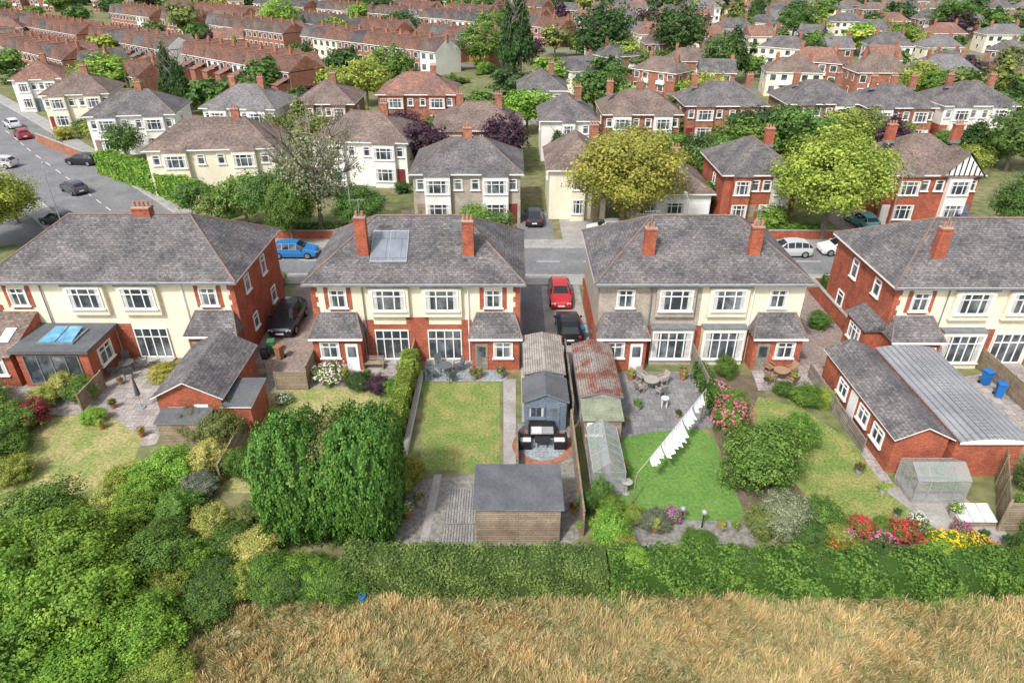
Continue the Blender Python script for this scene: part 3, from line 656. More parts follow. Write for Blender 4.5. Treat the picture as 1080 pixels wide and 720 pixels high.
blades('green_grass',90000,(-17,26),(14.5,20.95),(.1,.28),(.22,.29,.075),'green grass and weeds growing through the meadow',12,.15,lambda X,Y,c:.10+.5*np.clip(-c-.2,0,1)+.9*np.clip((Y-edge(X)+.9)/.8,0,1)+.5*np.clip((-X-9.5)/3,0,1)+.6*np.clip((17.2-Y)/1,0,1)*(np.sin(X*1.3)>.2))
# ------------------------------------------------------------------ walls, fences
def wall(p,q,h=1.0,t=.22,m=brick,lab='low red brick garden wall with stone coping'):
    p=Vector((*p,0));q=Vector((*q,0)); L=(q-p).length; b=MB(); b.box(0,L,-t/2,t/2,0,h,0)
    o=b.obj('garden_wall',[m],None,tuple(p),math.atan2(q.y-p.y,q.x-p.x)); c=MB(); c.box(-.02,L+.02,-t/2-.04,t/2+.04,h,h+.06); c.obj('coping',[conc],o)
    return tag(o,lab,'wall')
def fence(p,q,h=1.7,m=None,lab='weathered wooden panel fence between gardens',trellis=False):
    p=Vector((*p,0));q=Vector((*q,0)); L=(q-p).length; n=max(1,round(L/1.9)); st=L/n; b=MB()
    for i in range(n):
        if trellis:
            for k in range(13):
                xx=i*st+.1+k*(st-.2)/12; b.box(xx-.015,xx+.015,-.02,0,.1,h)
            for k in range(9): zz=.15+k*(h-.2)/8; b.box(i*st+.05,(i+1)*st-.05,0,.02,zz-.015,zz+.015)
        else:
            b.box(i*st+.05,(i+1)*st-.05,-.02,.02,.08,h); b.box(i*st+.05,(i+1)*st-.05,-.04,.04,h,h+.04)
    o=b.obj('fence',[m or wood],None,tuple(p),math.atan2(q.y-p.y,q.x-p.x)); pm=MB(); pm.box(-.05,.05,-.05,.05,0,h+.1); me=pm.mesh('post',[m or wood])
    for i in range(n+1): new('post',me,o,(i*st,0,0))
    return tag(o,lab,'fence')
for x0,x1 in ((-13.2,.3),(6,19.2),(25.3,38),(-34,-19.4)): wall((x0,52.7),(x1,52.7),.8)
for x0,x1 in ((-24,-12.5),(-7.6,.4),(9,18.2),(22.4,33),(38.4,43.8),(49.3,60)): wall((x0,63.5),(x1,63.5),.9)
fence((3.45,24.2),(3.45,32.3)); fence((3.6,33),(3.6,40),2.0,woodg); fence((-15.3,37),(-13.3,37),1.3,wood); fence((0.3,32.4),(.3,27),.9,woodg,'low grey wooden fence beside garden path')
fence(G(1048,470),G(1052,560),2.0,wood,'brown trellis fence panel beside the yard',True); fence(G(1052,560),G(1120,560),1.8)
wall((-6.05,29),(-6.05,38.5),.5,.2,white,'low white rendered wall edging the lawn')
fence((19.9,38.5),(19.9,30.5),1.0,woodg,'low grey timber fence beside the brick garage')
fence((12.35,36),(12.35,40.5),1.6,woodg); fence((-26.6,34.5),(-26.6,37.2),1.3); fence((-15.6,32),(-15.6,28),1.3)
fence((-13.35,40),(-13.35,37.2),1.6); fence((-6.7,39.3),(-6.7,40.6),1.7)
fence((31.9,29),(31.9,40),1.5); wall((24.95,41),(24.95,52),1.2,.22); fence((19.6,40.5),(19.6,52),1.5,woodg)
wall(G(95,172),G(40,150),1.3,.25,brickf,'red brick boundary wall following the pavement')
for hx,hy,hr in HL:
    if hy>74:
        for s in (-1,1):
            if random.random()<.75: xx=hx+s*(hr+.8); fence((xx,hy+5),(xx+random.uniform(-1,1),hy+16),1.5,random.choice([wood,woodg]))
# ------------------------------------------------------------------ outbuildings
def outb(name,label,x0,x1,y0,y1,ez,rz,wm,rm,ridge='y',door='wood',o=.2,cat='shed',win=True):
    root=tag(new(name,None,None,((x0+x1)/2,y0,0)),label,cat); h=(x1-x0)/2; d=y1-y0
    b=MB(); b.box(-h,h,0,d,0,ez,0)
    if ridge=='y' and rz>ez+.15:
        b.poly([(-h,0,ez),(h,0,ez),(0,0,rz-.05)],0); b.poly([(h,d,ez),(-h,d,ez),(0,d,rz-.05)],0)
    b.obj('wall',[wm],root); r=MB(); X0,X1,Y0,Y1=-h-o,h+o,-o,d+o; t=.07
    def slab(p):
        r.poly(p,0); r.poly([(a,b_,c-t) for a,b_,c in p[::-1]],1)
        for i in range(len(p)):
            u,v=p[i],p[(i+1)%len(p)]; r.poly([(u[0],u[1],u[2]-t),(v[0],v[1],v[2]-t),v,u],1)
    if ridge=='y': slab([(X1,Y0,ez),(X1,Y1,ez),(0,Y1,rz),(0,Y0,rz)]); slab([(X0,Y1,ez),(X0,Y0,ez),(0,Y0,rz),(0,Y1,rz)])
    elif ridge=='flat': slab([(X0,Y0,ez+.08),(X1,Y0,ez+.08),(X1,Y1,rz+.08),(X0,Y1,rz+.08)])
    r.obj('roof',[rm,upvc if wm in (brick,) else lead],root)
    if door:
        q=MB(); q.box(-.4,.4,-.05,-.002,.05,min(1.95,ez-.1)); q.box(-.25,.25,-.06,-.051,1.1,1.6,1); q.obj('door',[{'wood':wood,'white':upvc,'blue':bluew,'grey':woodg}[door],glass],root,(h*.35,0,0))
    if win: window(root,-h*.45,-.003,.95,min(1.0,h*.8),.8,2,False,detail=False,fm=wm if wm is bluew else None)
    return root
outb('garage','red brick garage with grey tiled pitched roof',-20.6,-16.9,32.6,38.3,2.5,3.6,brick,slate,'y','white',.25,'garage')
outb('shed','low brick lean-to with flat grey felt roof',-16.8,-15.2,32.4,35.0,1.9,2.1,brick,felt,'flat',None,.12,'shed',False)
outb('shed','small grey felt-roofed timber lean-to shed',-20.2,-17.4,31.2,32.3,1.6,1.8,wood,felt,'flat',None,.1,'shed',False)
outb('garage','concrete garage with grey-brown corrugated roof',.8,3.2,35.4,40.0,2.3,2.6,conc,rustroof,'y',None,.12,'garage',False)
outb('summerhouse','blue-grey painted timber shed with pitched roof',.75,3.2,32.7,35.0,2.1,2.7,bluew,felt,'y','blue',.15,'shed')
outb('garage','long garage with reddish moss-covered corrugated roof',4.05,6.4,33.0,39.0,2.25,2.6,conc,redroof,'y',None,.12,'garage',False)
outb('shed','low shed with green-grey felt flat roof',4.1,6.2,31.1,32.75,1.9,2.1,wood,feltg,'flat',None,.12)
outb('summerhouse','timber garden room with flat dark grey roof',-1.7,2.3,23.8,26.7,2.2,2.26,wood,felt,'flat',None,.15,'garden room',False)
gd=outb('garage','long red brick garage with grey tiled pitched roof',20.5,23.3,28.9,38.0,2.4,3.2,brick,slate,'y',None,.22,'garage',False)
for yy in (1.6,3.4,6.2): window(gd,-1.42,yy,.9,1.2,1.0,2,True,rot=-math.pi/2)
q=MB(); q.box(-.42,.42,-.05,0,.05,2.0,0); q.obj('door',[upvc],gd,(-1.41,4.8,0),-math.pi/2)
root=tag(new('workshop',None,None,(25.25,28.6,0)),'workshop with pale grey shallow ribbed sheet roof','workshop'); b=MB(); b.box(-1.7,1.9,0,9.4,0,2.4); b.obj('wall',[brick],root)
b=MB(); n=10; P=[(-1.68+3.73*i/n,2.5+.2*math.sin(math.pi*(i+.0)/n)) for i in range(n+1)]
for i in range(n): b.poly([(P[i][0],-.2,P[i][1]),(P[i+1][0],-.2,P[i+1][1]),(P[i+1][0],9.6,P[i+1][1]),(P[i][0],9.6,P[i][1])],0)
for i in range(0,11): b.box(P[i][0]-.02,P[i][0]+.02,-.2,9.6,P[i][1]-.02,P[i][1]+.035,2)
b.poly([(P[0][0],-.19,2.32)]+[(P[-1][0],-.19,2.32)]+[(x,-.19,z) for x,z in P[::-1]],1); b.obj('roof',[corr,upvc,corr],root)
def greenhouse(x0,x1,y0,y1,ez,rz,label,ridge='y',fmat=metal):
    root=tag(new('greenhouse',None,None,((x0+x1)/2,(y0+y1)/2,0)),label,'greenhouse'); hx=(x1-x0)/2; hy=(y1-y0)/2
    if ridge=='x': hx,hy=hy,hx
    g_=MB(); f=MB()
    g_.poly([(-hx,-hy,.3),(-hx,hy,.3),(-hx,hy,ez),(-hx,-hy,ez)]); g_.poly([(hx,-hy,.3),(hx,hy,.3),(hx,hy,ez),(hx,-hy,ez)])
    for s in (-1,1): g_.poly([(-hx,s*hy,.3),(hx,s*hy,.3),(hx,s*hy,ez),(0,s*hy,rz),(-hx,s*hy,ez)])
    for s in (-1,1): g_.poly([(s*hx,-hy,ez),(s*hx,hy,ez),(0,hy,rz),(0,-hy,rz)])
    n=max(3,int(hy*2/.6)); T=.022
    for i in range(n+1):
        y=-hy+2*hy*i/n
        for s in (-1,1): f.tube((s*hx,y,0),(s*hx,y,ez),T,n=4); f.tube((s*hx,y,ez),(0,y,rz),T,n=4)
    f.tube((0,-hy,rz),(0,hy,rz),.032,n=4)
    for s in (-1,1): f.tube((s*hx,-hy,ez),(s*hx,hy,ez),.03,n=4); f.tube((s*hx,-hy,.3),(s*hx,hy,.3),.03,n=4)
    for s in (-1,1):
        for x in (-hx*.35,hx*.35): f.tube((x,s*hy,0),(x,s*hy,ez+(rz-ez)*.6),T,n=4)
        f.tube((-hx,s*hy,ez),(hx,s*hy,ez),T,n=4)
    k=MB(); k.box(-hx-.02,hx+.02,-hy-.02,hy+.02,0,.28)
    st=MB(); st.box(-hx+.1,-hx+.6,-hy+.2,hy-.2,.75,.8); st.box(hx-.6,hx-.1,-hy+.2,hy-.2,.75,.8)
    P_=[f.obj('frame',[fmat],root),g_.obj('glazing',[ghg],root),k.obj('base',[conc],root),st.obj('staging',[wood],root)]
    for i in range(10):
        s=random.choice([-1,1]); P_.append(new('seedlings',crown('dome',110,22,.14,1,.12,.6,corescale=.72),root,(0,0,0),0,(.25,.25,.25),jit(PAL['bright'])))
        a,c_=s*(hx-.35),-hy+.4+(2*hy-.8)*random.random(); P_[-1].location=(a,c_,1.0) if ridge!='x' else (-c_,a,1.0)
    if ridge=='x':
        for o_ in P_[:4]: o_.rotation_euler=(0,0,math.pi/2)
    return root
greenhouse(4.2,5.9,27.2,31.0,1.5,2.1,'long glass greenhouse with grey metal frame',fmat=conc)
greenhouse(20.7,23.4,26.5,28.3,1.5,2.0,'small glass greenhouse on concrete base','x',fmat=conc)
# cold frame
x,y=G(1024,548); root=tag(new('cold_frame',None,None,(x,y,.02)),'low pale translucent cold frame on concrete yard','cold frame'); b=MB(); b.box(-.9,.9,-.5,.5,0,.3); b.obj('base',[wood],root)
b=MB(); b.poly([(-.92,-.52,.34),(.92,-.52,.34),(.92,.52,.62),(-.92,.52,.62)]); b.poly([(-.92,-.52,.3),(-.92,-.52,.34),(-.92,.52,.62),(-.92,.52,.3)]); b.poly([(.92,-.52,.3),(.92,.52,.3),(.92,.52,.62),(.92,-.52,.34)]); b.poly([(-.92,.52,.3),(-.92,.52,.62),(.92,.52,.62),(.92,.52,.3)]); b.obj('lid',[lampw],root)
b=MB(); [b.tube((xx,-.52,.355),(xx,.52,.635),.02,n=4) for xx in (-.9,-.3,.3,.9)]; b.obj('frame',[metal],root)
# ------------------------------------------------------------------ vehicles
def carparts():
    st=[(2.12,.38,.60,.62,.62,.55),(2.02,.22,.70,.76,.82,.66),(1.05,.2,.90,.99,.89,.70),(.35,.2,.93,1.40,.90,.58),(-.3,.2,.94,1.46,.90,.60),(-.95,.2,.96,1.45,.90,.60),(-1.6,.2,.97,1.34,.89,.57),(-2.0,.24,.94,1.0,.85,.66),(-2.13,.38,.62,.68,.74,.62)]
    B=MB(); Gl=MB()
    def ring(s): y,zb,zl,zt,w,wt=s; return [(-w*.92,y,zb),(-w,y,(zb+zl)/2),(-w*.97,y,zl),(-wt,y,zt),(wt,y,zt),(w*.97,y,zl),(w,y,(zb+zl)/2),(w*.92,y,zb)]
    R=[ring(s) for s in st]
    for i in range(len(R)-1):
        a,b_=R[i],R[i+1]
        for j in range(7):
            gl=(j in (2,4) and 2<=i<=6) or (j==3 and i in (2,6))
            q=[a[j],a[j+1],b_[j+1],b_[j]]
            if gl:
                c=Vector((0,0,0))
                for p in q: c+=Vector(p)/4
                B.poly(q); Gl.poly([tuple(c+(Vector(p)-c)*.9+Vector((0,0,.004))+(Vector((.006 if c.x>0 else -.006,0,0)) if j!=3 else Vector((0,0,.006)))) for p in q])
            else: B.poly(q)
        B.poly([a[7],a[0],b_[0],b_[7]])
    B.poly(R[0]); B.poly(R[-1][::-1])
    W=MB(); n=16
    def disc(mb,r,x0,x1,m):
        A=[2*math.pi*i/n for i in range(n)]; lo=[(x0,r*math.cos(a),r*math.sin(a)) for a in A]; hi=[(x1,r*math.cos(a),r*math.sin(a)) for a in A]
        for i in range(n): j=(i+1)%n; mb.poly([lo[i],lo[j],hi[j],hi[i]],m)
        mb.poly(hi,m); mb.poly(lo[::-1],m)
    disc(W,.33,-.11,.11,0); Ri=MB(); disc(Ri,.21,-.12,.12,0)
    hl=MB(); hl.box(-.16,.16,-.05,.05,-.06,.06); tl=MB(); tl.box(-.09,.09,-.03,.03,-.12,.12); pl=MB(); pl.box(-.26,.26,-.012,.012,-.055,.055)
    mi=MB(); mi.box(-.09,.09,-.05,.05,-.06,.06)
    return dict(body=B.mesh('body',[carp],True),win=Gl.mesh('window',[carglass]),tyre=W.mesh('tyre',[black]),rim=Ri.mesh('rim',[chrome]),hl=hl.mesh('headlight',[lampw]),tl=tl.mesh('tail_light',[lampred]),pl=pl.mesh('number_plate',[upvc]),mi=mi.mesh('mirror',[carp]))
CPm=carparts()
CPm['body'].set_sharp_from_angle(angle=math.radians(32))
def car(x,y,rot,color,label,s=1.0,big=1.0):
    r=tag(new('parked_car',None,None,(x,y,.012),rot,(s,s,s)),label,'car','cars parked along the street')
    new('body',CPm['body'],r,(0,0,0),0,(1,1,big),color); new('window',CPm['win'],r,(0,0,0),0,(1,1,big))
    for sx in (-1,1):
        for yy in (1.32,-1.35):
            w=new('wheel',CPm['tyre'],r,(sx*.80,yy,.33),0); new('rim',CPm['rim'],w)
        new('headlight',CPm['hl'],r,(sx*.60,2.05,.62*big),-sx*.25); new('tail_light',CPm['tl'],r,(sx*.68,-2.07,.78*big),0)
        new('mirror',CPm['mi'],r,(sx*.98,.75,.98*big),0,color=color)
    new('number_plate',CPm['pl'],r,(0,2.13,.45)); new('number_plate',CPm['pl'],r,(0,-2.14,.55))
    return r
R9=math.pi/2
car(-17.0,45.8,math.pi,(.015,.018,.025),'black estate car parked on block-paved driveway',1.08,1.08)
car(-20.2,59.3,-R9,(.03,.17,.42),'bright blue hatchback on the road')
car(3.9,50.2,math.pi,(.42,.025,.03),'red hatchback parked nose-in on driveway')
car(4.2,44.6,0,(.012,.012,.015),'black hatchback parked on shared driveway')
car(25.8,59.6,R9,(.5,.51,.52),'silver saloon parked at the kerb'); car(31.0,60.0,R9,(.65,.65,.65),'white hatchback parked at the kerb')
car(36.2,67.5,.1,(.12,.38,.40),'pale teal hatchback on brick driveway'); car(2.3,68.5,0,(.02,.02,.025),'black car on driveway beside house')
car(9.6,64.9,R9,(.65,.66,.67),'white car half hidden behind tree'); car(20.5,66,0,(.02,.06,.16),'dark blue car on driveway')
car(-46.9,67.6,1.2,(.03,.03,.035),'dark grey hatchback at the road junction'); car(-51.5,78.5,.9,(.07,.075,.08),'grey car on the wide road')
car(-57,90.5,1.4,(.02,.02,.025),'black saloon beside garden wall'); car(-74,105,.75,(.3,.03,.04),'dark red car parked up the road'); car(-67,89,1.5,(.5,.5,.5),'silver car on the far side of the road')
car(-80,112,.8,(.6,.6,.6),'white car parked up the road'); car(46,67,0,(.05,.08,.2),'dark blue car on asphalt driveway')
for i in range(14):
    x=random.uniform(10,120); y=147+x*math.tan(-.06)-1.8
    if infr(x,y,0): car(x,y,R9,random.choice([(.5,.5,.5),(.03,.03,.04),(.3,.03,.03),(.04,.08,.25),(.7,.7,.7)]),'small parked car on an estate road')
# ------------------------------------------------------------------ street lamps
def lamp(x,y,rot,h=7,lab='tall grey street lamp with single arm'):
    r=tag(new('street_lamp',None,None,(x,y,0),rot),lab,'street lamp','street lamps')
    b=MB(); b.cyl(0,0,0,1.1,.09,.08,8); b.cyl(0,0,1.1,h,.06,.04,8); b.tube((0,0,h),(0,.9,h+.25),.035,n=6); b.obj('pole',[metal],r)
    b=MB(); b.box(-.1,.1,.85,1.45,h+.2,h+.32); b.obj('lamp_head',[metal],r); b=MB(); b.box(-.07,.07,.9,1.4,h+.16,h+.199); b.obj('lens',[lampw],r)
lamp(-15.2,62.0,math.pi); lamp(-44,63.5,.5); lamp(14.5,54.3,0); lamp(-61,80,-.7); lamp(36,62,math.pi); lamp(-40,88,2)
# ------------------------------------------------------------------ garden furniture and small things
def chair(x,y,rot,c,lab='garden chair on patio'):
    r=tag(new('garden_chair',None,None,(x,y,.05),rot),lab,'chair')
    b=MB(); b.box(-.25,.25,-.25,.25,.4,.46); b.obj('seat',[plast],r,color=c)
    b=MB(); b.poly([(-.25,.25,.46),(.25,.25,.46),(.25,.38,.95),(-.25,.38,.95)]); b.poly([(-.25,.29,.46),(-.25,.42,.95),(.25,.42,.95),(.25,.29,.46)]); b.poly([(-.25,.38,.95),(.25,.38,.95),(.25,.42,.95),(-.25,.42,.95)]); b.obj('backrest',[plast],r,color=c)
    lg=MB(); lg.box(-.02,.02,-.02,.02,0,.4); me=lg.mesh('leg',[plast])
    for sx in (-.22,.22):
        for sy in (-.22,.22): new('leg',me,r,(sx,sy,0),color=c)
        a=MB(); a.box(sx-.03,sx+.03,-.25,.27,.64,.67); a.box(sx-.02,sx+.02,-.24,-.2,.46,.64); a.obj('armrest',[plast],r,color=c)
def table(x,y,rad,c,lab='round garden table on patio',rnd=True,h=.72):
    r=tag(new('garden_table',None,None,(x,y,.05)),lab,'table'); b=MB()
    if rnd: b.cyl(0,0,h-.04,h,rad,rad,20)
    else: b.box(-rad,rad,-rad*.6,rad*.6,h-.04,h)
    b.obj('table_top',[plast],r,color=c); lg=MB(); lg.cyl(0,0,0,h-.04,.03,.03,6); me=lg.mesh('leg',[plast])
    for sx in (-1,1):
        for sy in (-1,1): new('leg',me,r,(sx*rad*.6,sy*rad*.4,0),color=c)
def sofa(x,y,rot,w,lab):
    r=tag(new('garden_sofa',None,None,(x,y,.05),rot),lab,'sofa'); bk=(.02,.02,.022)
    b=MB(); b.box(-w/2,w/2,-.35,.35,.08,.32); b.obj('seat_base',[plast],r,color=bk); b=MB(); b.box(-w/2,w/2,.28,.4,.321,.75); b.obj('backrest',[plast],r,color=bk)
    for s in (-1,1): b=MB(); b.box(s*w/2-.06,s*w/2+.06,-.35,.279,.321,.58); b.obj('armrest',[plast],r,color=bk)
    n=max(1,round(w/.6)); cw=(w-.14)/n
    for i in range(n): b=MB(); b.box(-w/2+.07+i*cw+.01,-w/2+.07+(i+1)*cw-.01,-.33,.27,.323,.42); b.obj('cushion',[plast],r,color=(.32,.32,.33) if i%2 else (.6,.6,.6))
sofa(cx,cy+.95,0,1.5,'black rattan garden sofa with grey cushions'); sofa(cx-1.0,cy-.1,R9,.75,'black rattan armchair with cushion'); sofa(cx+1.0,cy-.1,-R9,.75,'black rattan armchair with cushion')
table(cx,cy,.45,(.03,.03,.03),'low black rattan coffee table',False,.42)
for u,v,c in ((686,410,(.33,.30,.27)),(136,392,(.1,.1,.1)),(470,395,(.12,.13,.14)),(822,400,(.3,.2,.12))):
    x,y=G(u,v); table(x,y,.5,c)
    for k in range(4): a=k*R9+.5; chair(x+.95*math.cos(a),y+.95*math.sin(a),a-R9,c)
x,y=G(700,430); table(x,y,.25,(.6,.6,.6),'small white garden table on patio')
def pot(x,y,s,c,flower=None):
    r=tag(new('plant_pot',None,None,(x,y,.01)),'potted plant standing on the patio','plant pot','potted plants'); b=MB(); b.cyl(0,0,0,.4*s,.16*s,.24*s,12); b.obj('pot',[potm if random.random()<.5 else conc],r)
    new('foliage',crown('dome',110,22,.14,1,.12,.6,corescale=.72),r,(0,0,.55*s),0,(.28*s,.28*s,.25*s),jit(PAL[c]))
    if flower:
        rg=np.random.default_rng(3); D=sph(rg,90); D=D[D[:,2]>0]; V=leafquads(D*1.1,D,.2,rg,.5)
        new('blossom',quadmesh('blossom',V,rg.random(len(D)),[LEAF]),r,(0,0,.57*s),0,(.28*s,.28*s,.25*s),flower)
for u,v in ((455,372),(478,372),(528,398),(500,400),(640,395),(665,400),(672,432),(720,395),(735,412),(742,430),(128,405),(120,430),(108,452),(150,460),(645,445),(660,448),(808,405),(836,402),(855,398),(905,500),(930,520),(945,545),(965,560),(1005,545),(1010,575),(1040,590),(1060,575),(605,540),(612,560),(505,398),(388,398),(365,402),(430,545),(415,560),(400,545),(775,560),(690,560),(1000,585),(885,585),(900,592),(720,400),(715,440),(760,560),(660,560),(1035,570),(420,535),(408,530),(442,532)):
    x,y=G(u,v); pot(x,y,random.uniform(.7,1.2),random.choice(['green','lime','bright','dark']),random.choice([None,None,(.5,.05,.08),(.6,.15,.3),(.6,.45,.05),(.7,.7,.7)]))
def bin_(x,y,rot,c,lab):
    r=tag(new('wheelie_bin',None,None,(x,y,.01),rot),lab,'bin'); b=MB()
    a=[(-.23,-.25),(.23,-.25),(.23,.25),(-.23,.25)]; lo=[(p*.85,q*.85,.05) for p,q in a]; hi=[(p,q,.95) for p,q in a]
    for i in range(4): b.poly([lo[i],lo[(i+1)%4],hi[(i+1)%4],hi[i]])
    b.poly(lo[::-1]); b.obj('body',[plast],r,color=c); l=MB(); l.box(-.26,.26,-.3,.28,.951,1.03); l.tube((-.25,.3,1.0),(.25,.3,1.0),.025); l.obj('lid',[plast],r,color=c)
    for s in (-1,1): w=MB(); w.tube((s*.2,.24,.1),(s*.26,.24,.1),.1,n=10); w.obj('wheel',[black],r)
for u,v,c,l in ((625,362,(.1,.11,.12),'grey wheelie bin beside garage'),(612,358,(.02,.12,.3),'blue wheelie bin beside garage'),(629,352,(.02,.02,.02),'black wheelie bin by house wall'),(1038,405,(.02,.15,.45),'blue wheelie bin beside garage wall'),(1052,418,(.02,.15,.45),'blue wheelie bin beside garage wall'),(288,372,(.06,.2,.08),'green wheelie bin on the driveway'),(280,378,(.03,.03,.03),'black wheelie bin on the driveway'),(296,378,(.3,.15,.08),'brown wheelie bin on the driveway')):
    x,y=G(u,v); bin_(x,y,random.uniform(-.4,.4),c,l)
# washing line
r=tag(new('washing_line',None,None,(6.2,26.4,0)),'washing line on leaning wooden props','washing line'); b=MB(); b.tube((0,0,0),(.1,.1,2.0),.035); b.tube((5.3,7.2,0),(5.3,7.2,2.4),.035); b.obj('pole',[wood],r)
b=MB(); b.tube((.1,.1,1.98),(5.3,7.2,2.35),.008,n=4); b.obj('rope',[upvc],r)
def sheetcloth(t0,t1,drop,sd,blow):
    p=Vector((6.3,26.5,1.98)); q=Vector((11.5,33.6,2.35)); n=14; mrows=7; b=MB(); g_=[]
    d=(q-p); nn=Vector((-d.y,d.x,0)).normalized(); tm=(t0+t1)/2
    for j in range(mrows+1):
        row=[]
        for i in range(n+1):
            v=j/mrows; t=t0+(t1-t0)*i/n; t=tm+(t-tm)*(1-.1*v); P=p+d*t
            P=P-nn*(blow*v**1.4)+nn*(.11*v*math.sin(i*1.5+sd))+Vector((0,0,-drop*v*(1-.22*abs(math.sin(i*.35+sd))))); row.append(tuple(P-p))
        g_.append(row)
    for j in range(mrows):
        for i in range(n): b.poly([g_[j][i],g_[j+1][i],g_[j+1][i+1],g_[j][i+1]])
    tag(b.obj('bed_sheet',[cloth],None,tuple(p),smooth=True),'white cotton sheet hanging on the washing line','laundry','white laundry on the line')
for a in ((.16,.31,.6,1,.3),(.32,.50,1.0,2,.5),(.51,.61,1.25,3,.5),(.62,.77,.8,4,.35),(.78,.96,.7,5,.2)): sheetcloth(*a)
for u,v in ((718,552),(740,556)):
    x,y=G(u,v); r=tag(new('garden_lamp',None,None,(x,y,0)),'short garden lamp with round globe top','lamp'); b=MB(); b.cyl(0,0,0,.9,.04,.03,8); b.obj('pole',[black],r)
    b=MB()
    for i in range(6):
        a0=-1.57+i*3.14/6;a1=a0+3.14/6; b.cyl(0,0,1.02+.15*math.sin(a0),1.02+.15*math.sin(a1),.15*math.cos(a0)+.002,.15*math.cos(a1)+.002,12)
    b.obj('globe',[metal],r)
x,y=G(660,520); b=MB(); b.cyl(0,0,0,.08,.2,.18,12); b.cyl(0,0,.08,.7,.08,.07,10); b.cyl(0,0,.7,.82,.12,.3,14); tag(b.obj('bird_bath',[conc],None,(x,y,0)),'stone bird bath on the lawn edge','bird bath')
b=MB(); b.cyl(0,0,0,.45,.22,.24,14); b.cyl(0,0,.45,.5,.26,.26,14); tag(b.obj('water_butt',[plast],None,(-6.6,20.4,.02),color=(.03,.18,.4),scale=(.7,.7,.7)),'small blue plastic tub beside hedge','tub')
x,y=G(150,430); r=tag(new('parasol',None,None,(x,y,0)),'closed dark parasol standing on patio','parasol'); b=MB(); b.cyl(0,0,0,.1,.25,.22,12); b.cyl(0,0,.1,2.4,.025,.025,6); b.obj('pole',[metal],r); b=MB(); b.cyl(0,0,1.0,2.3,.16,.04,8); b.obj('canopy',[plast],r,color=(.08,.08,.09))
for u,v,rt in ((515,385,0),(395,388,0),(270,398,.3)):
    x,y=G(u,v); r=tag(new('garden_bench',None,None,(x,y,.01),rt),'wooden slatted garden bench by the house','bench')
    b=MB(); [b.box(-.7,.7,-.25+i*.12,-.16+i*.12,.42,.45) for i in range(4)]; b.obj('seat',[wood],r); b=MB(); [b.box(-.7,.7,.24,.27,.5+i*.13,.59+i*.13) for i in range(3)]; b.obj('backrest',[wood],r)
    l=MB(); l.box(-.03,.03,-.25,.27,0,.42); l.box(-.03,.03,.21,.239,.45,.9); me=l.mesh('leg',[wood]); new('leg',me,r,(-.65,0,0)); new('leg',me,r,(.65,0,0))
# ------------------------------------------------------------------ hedges
hedge([(-7.6,21.6),(-2,21.4),(4.2,21.4)],1.7,1.6,(.125,.195,.05),.10,320,'clipped privet hedge along the field edge',.07,seed=1)
hedge([(4.3,21.5),(9,21.5),(15,21.2),(21,21.3),(28,21.8)],1.6,1.5,(.10,.20,.035),.12,300,'ivy-covered hedge along the field edge',.13,seed=2)
for x,w,h,c in ((5.4,1.7,1.9,'bright'),(7.4,1.3,1.7,'green'),(10.5,1.6,1.75,'mid'),(13.6,1.8,1.85,'green'),(16.8,1.5,1.7,'mid'),(19.4,1.7,1.85,'bright'),(22.5,1.6,1.75,'green')): shrub(x,21.7+random.uniform(-.2,.4),w,h,c,lab='leafy bush growing through the boundary hedge')
for i in range(6): shrub(-7.5-i*1.1,21.2+random.uniform(-.4,.3),random.uniform(1.6,2.2),random.uniform(1.1,1.7),['green','mid','bright','green','lime','mid'][i],lab='leafy bush growing through the boundary hedge')
hedge([(-6.9,30.5),(-6.75,35),(-6.75,39.2)],1.0,1.9,(.22,.30,.05),.10,260,'tall yellow-green hedge dividing two gardens',.08,seed=4)
hedge([G(112,180),G(165,200),G(240,232)],2.2,2.6,'bright',.22,60,'long clipped hedge along the pavement',.1,seed=5)
hedge([(12.6,33.5),(12.45,38.6)],.7,1.3,'mid',.1,220,'low hedge between patios',.08,seed=6)
for i,(a,b_,c) in enumerate((((-34,51.5),(-20,51.5),'mid'),((-13,51.9),(-1,51.9),'green'),((7,51.9),(18,51.9),'mid'),((26,51.9),(38,51.9),'green'),((-7.3,64.2),(-4,64.2),'green'),((23,64.3),(31,64.3),'bright'),((39,64.3),(44,64.3),'mid'),((-24,64.3),(-13,64.3),'green'),((50,64.3),(60,64.3),'mid'))):
    hedge([a,b_],.9,1.3,c,.2,60,'low clipped hedge behind a garden wall',.08,seed=10+i)
# ------------------------------------------------------------------ big clipped conifer
r=tag(new('tree',None,None,(-8.7,25.0,0)),'very large dense clipped conifer with flattened top','tree')
for i,(dx,dy,w,d,h,sd) in enumerate(((-1.75,-.1,3.2,3.9,6.1,0),(.25,.25,3.0,4.1,5.5,1),(1.85,-.1,3.0,4.1,6.5,2))):
    rg=np.random.default_rng(40+sd); nn_=1500; D=sph(rg,nn_); C=shape(D,'slab')*(1+.28*(lump(D*1.6,sd)-1)+.035*np.sin(D[:,0]*17)*np.sin(D[:,2]*11))[:,None]*(1-.09*rg.random(nn_))[:,None]
    P=np.repeat(C,20,0)+rg.normal(size=(nn_*20,3))*np.array([.04,.04,.055]); Nn=P+rg.normal(size=P.shape)*.5+np.array([0,0,.25])
    V=leafquads(P,Nn,.06,rg,.4); s=np.clip(np.repeat(rg.random(nn_),20)*.65+rg.random(nn_*20)*.35,0,1)
    K=core('slab',.86,sd,lk=.2); V=np.concatenate([V,K]); s=np.concatenate([s,np.zeros(len(K)//4)+.1])
    new('crown',quadmesh('conifer',V,s,[LEAF]),r,(dx,dy,h/2+.05),random.uniform(-.15,.15),(w/2,d/2,h/2),PAL['conifer'])
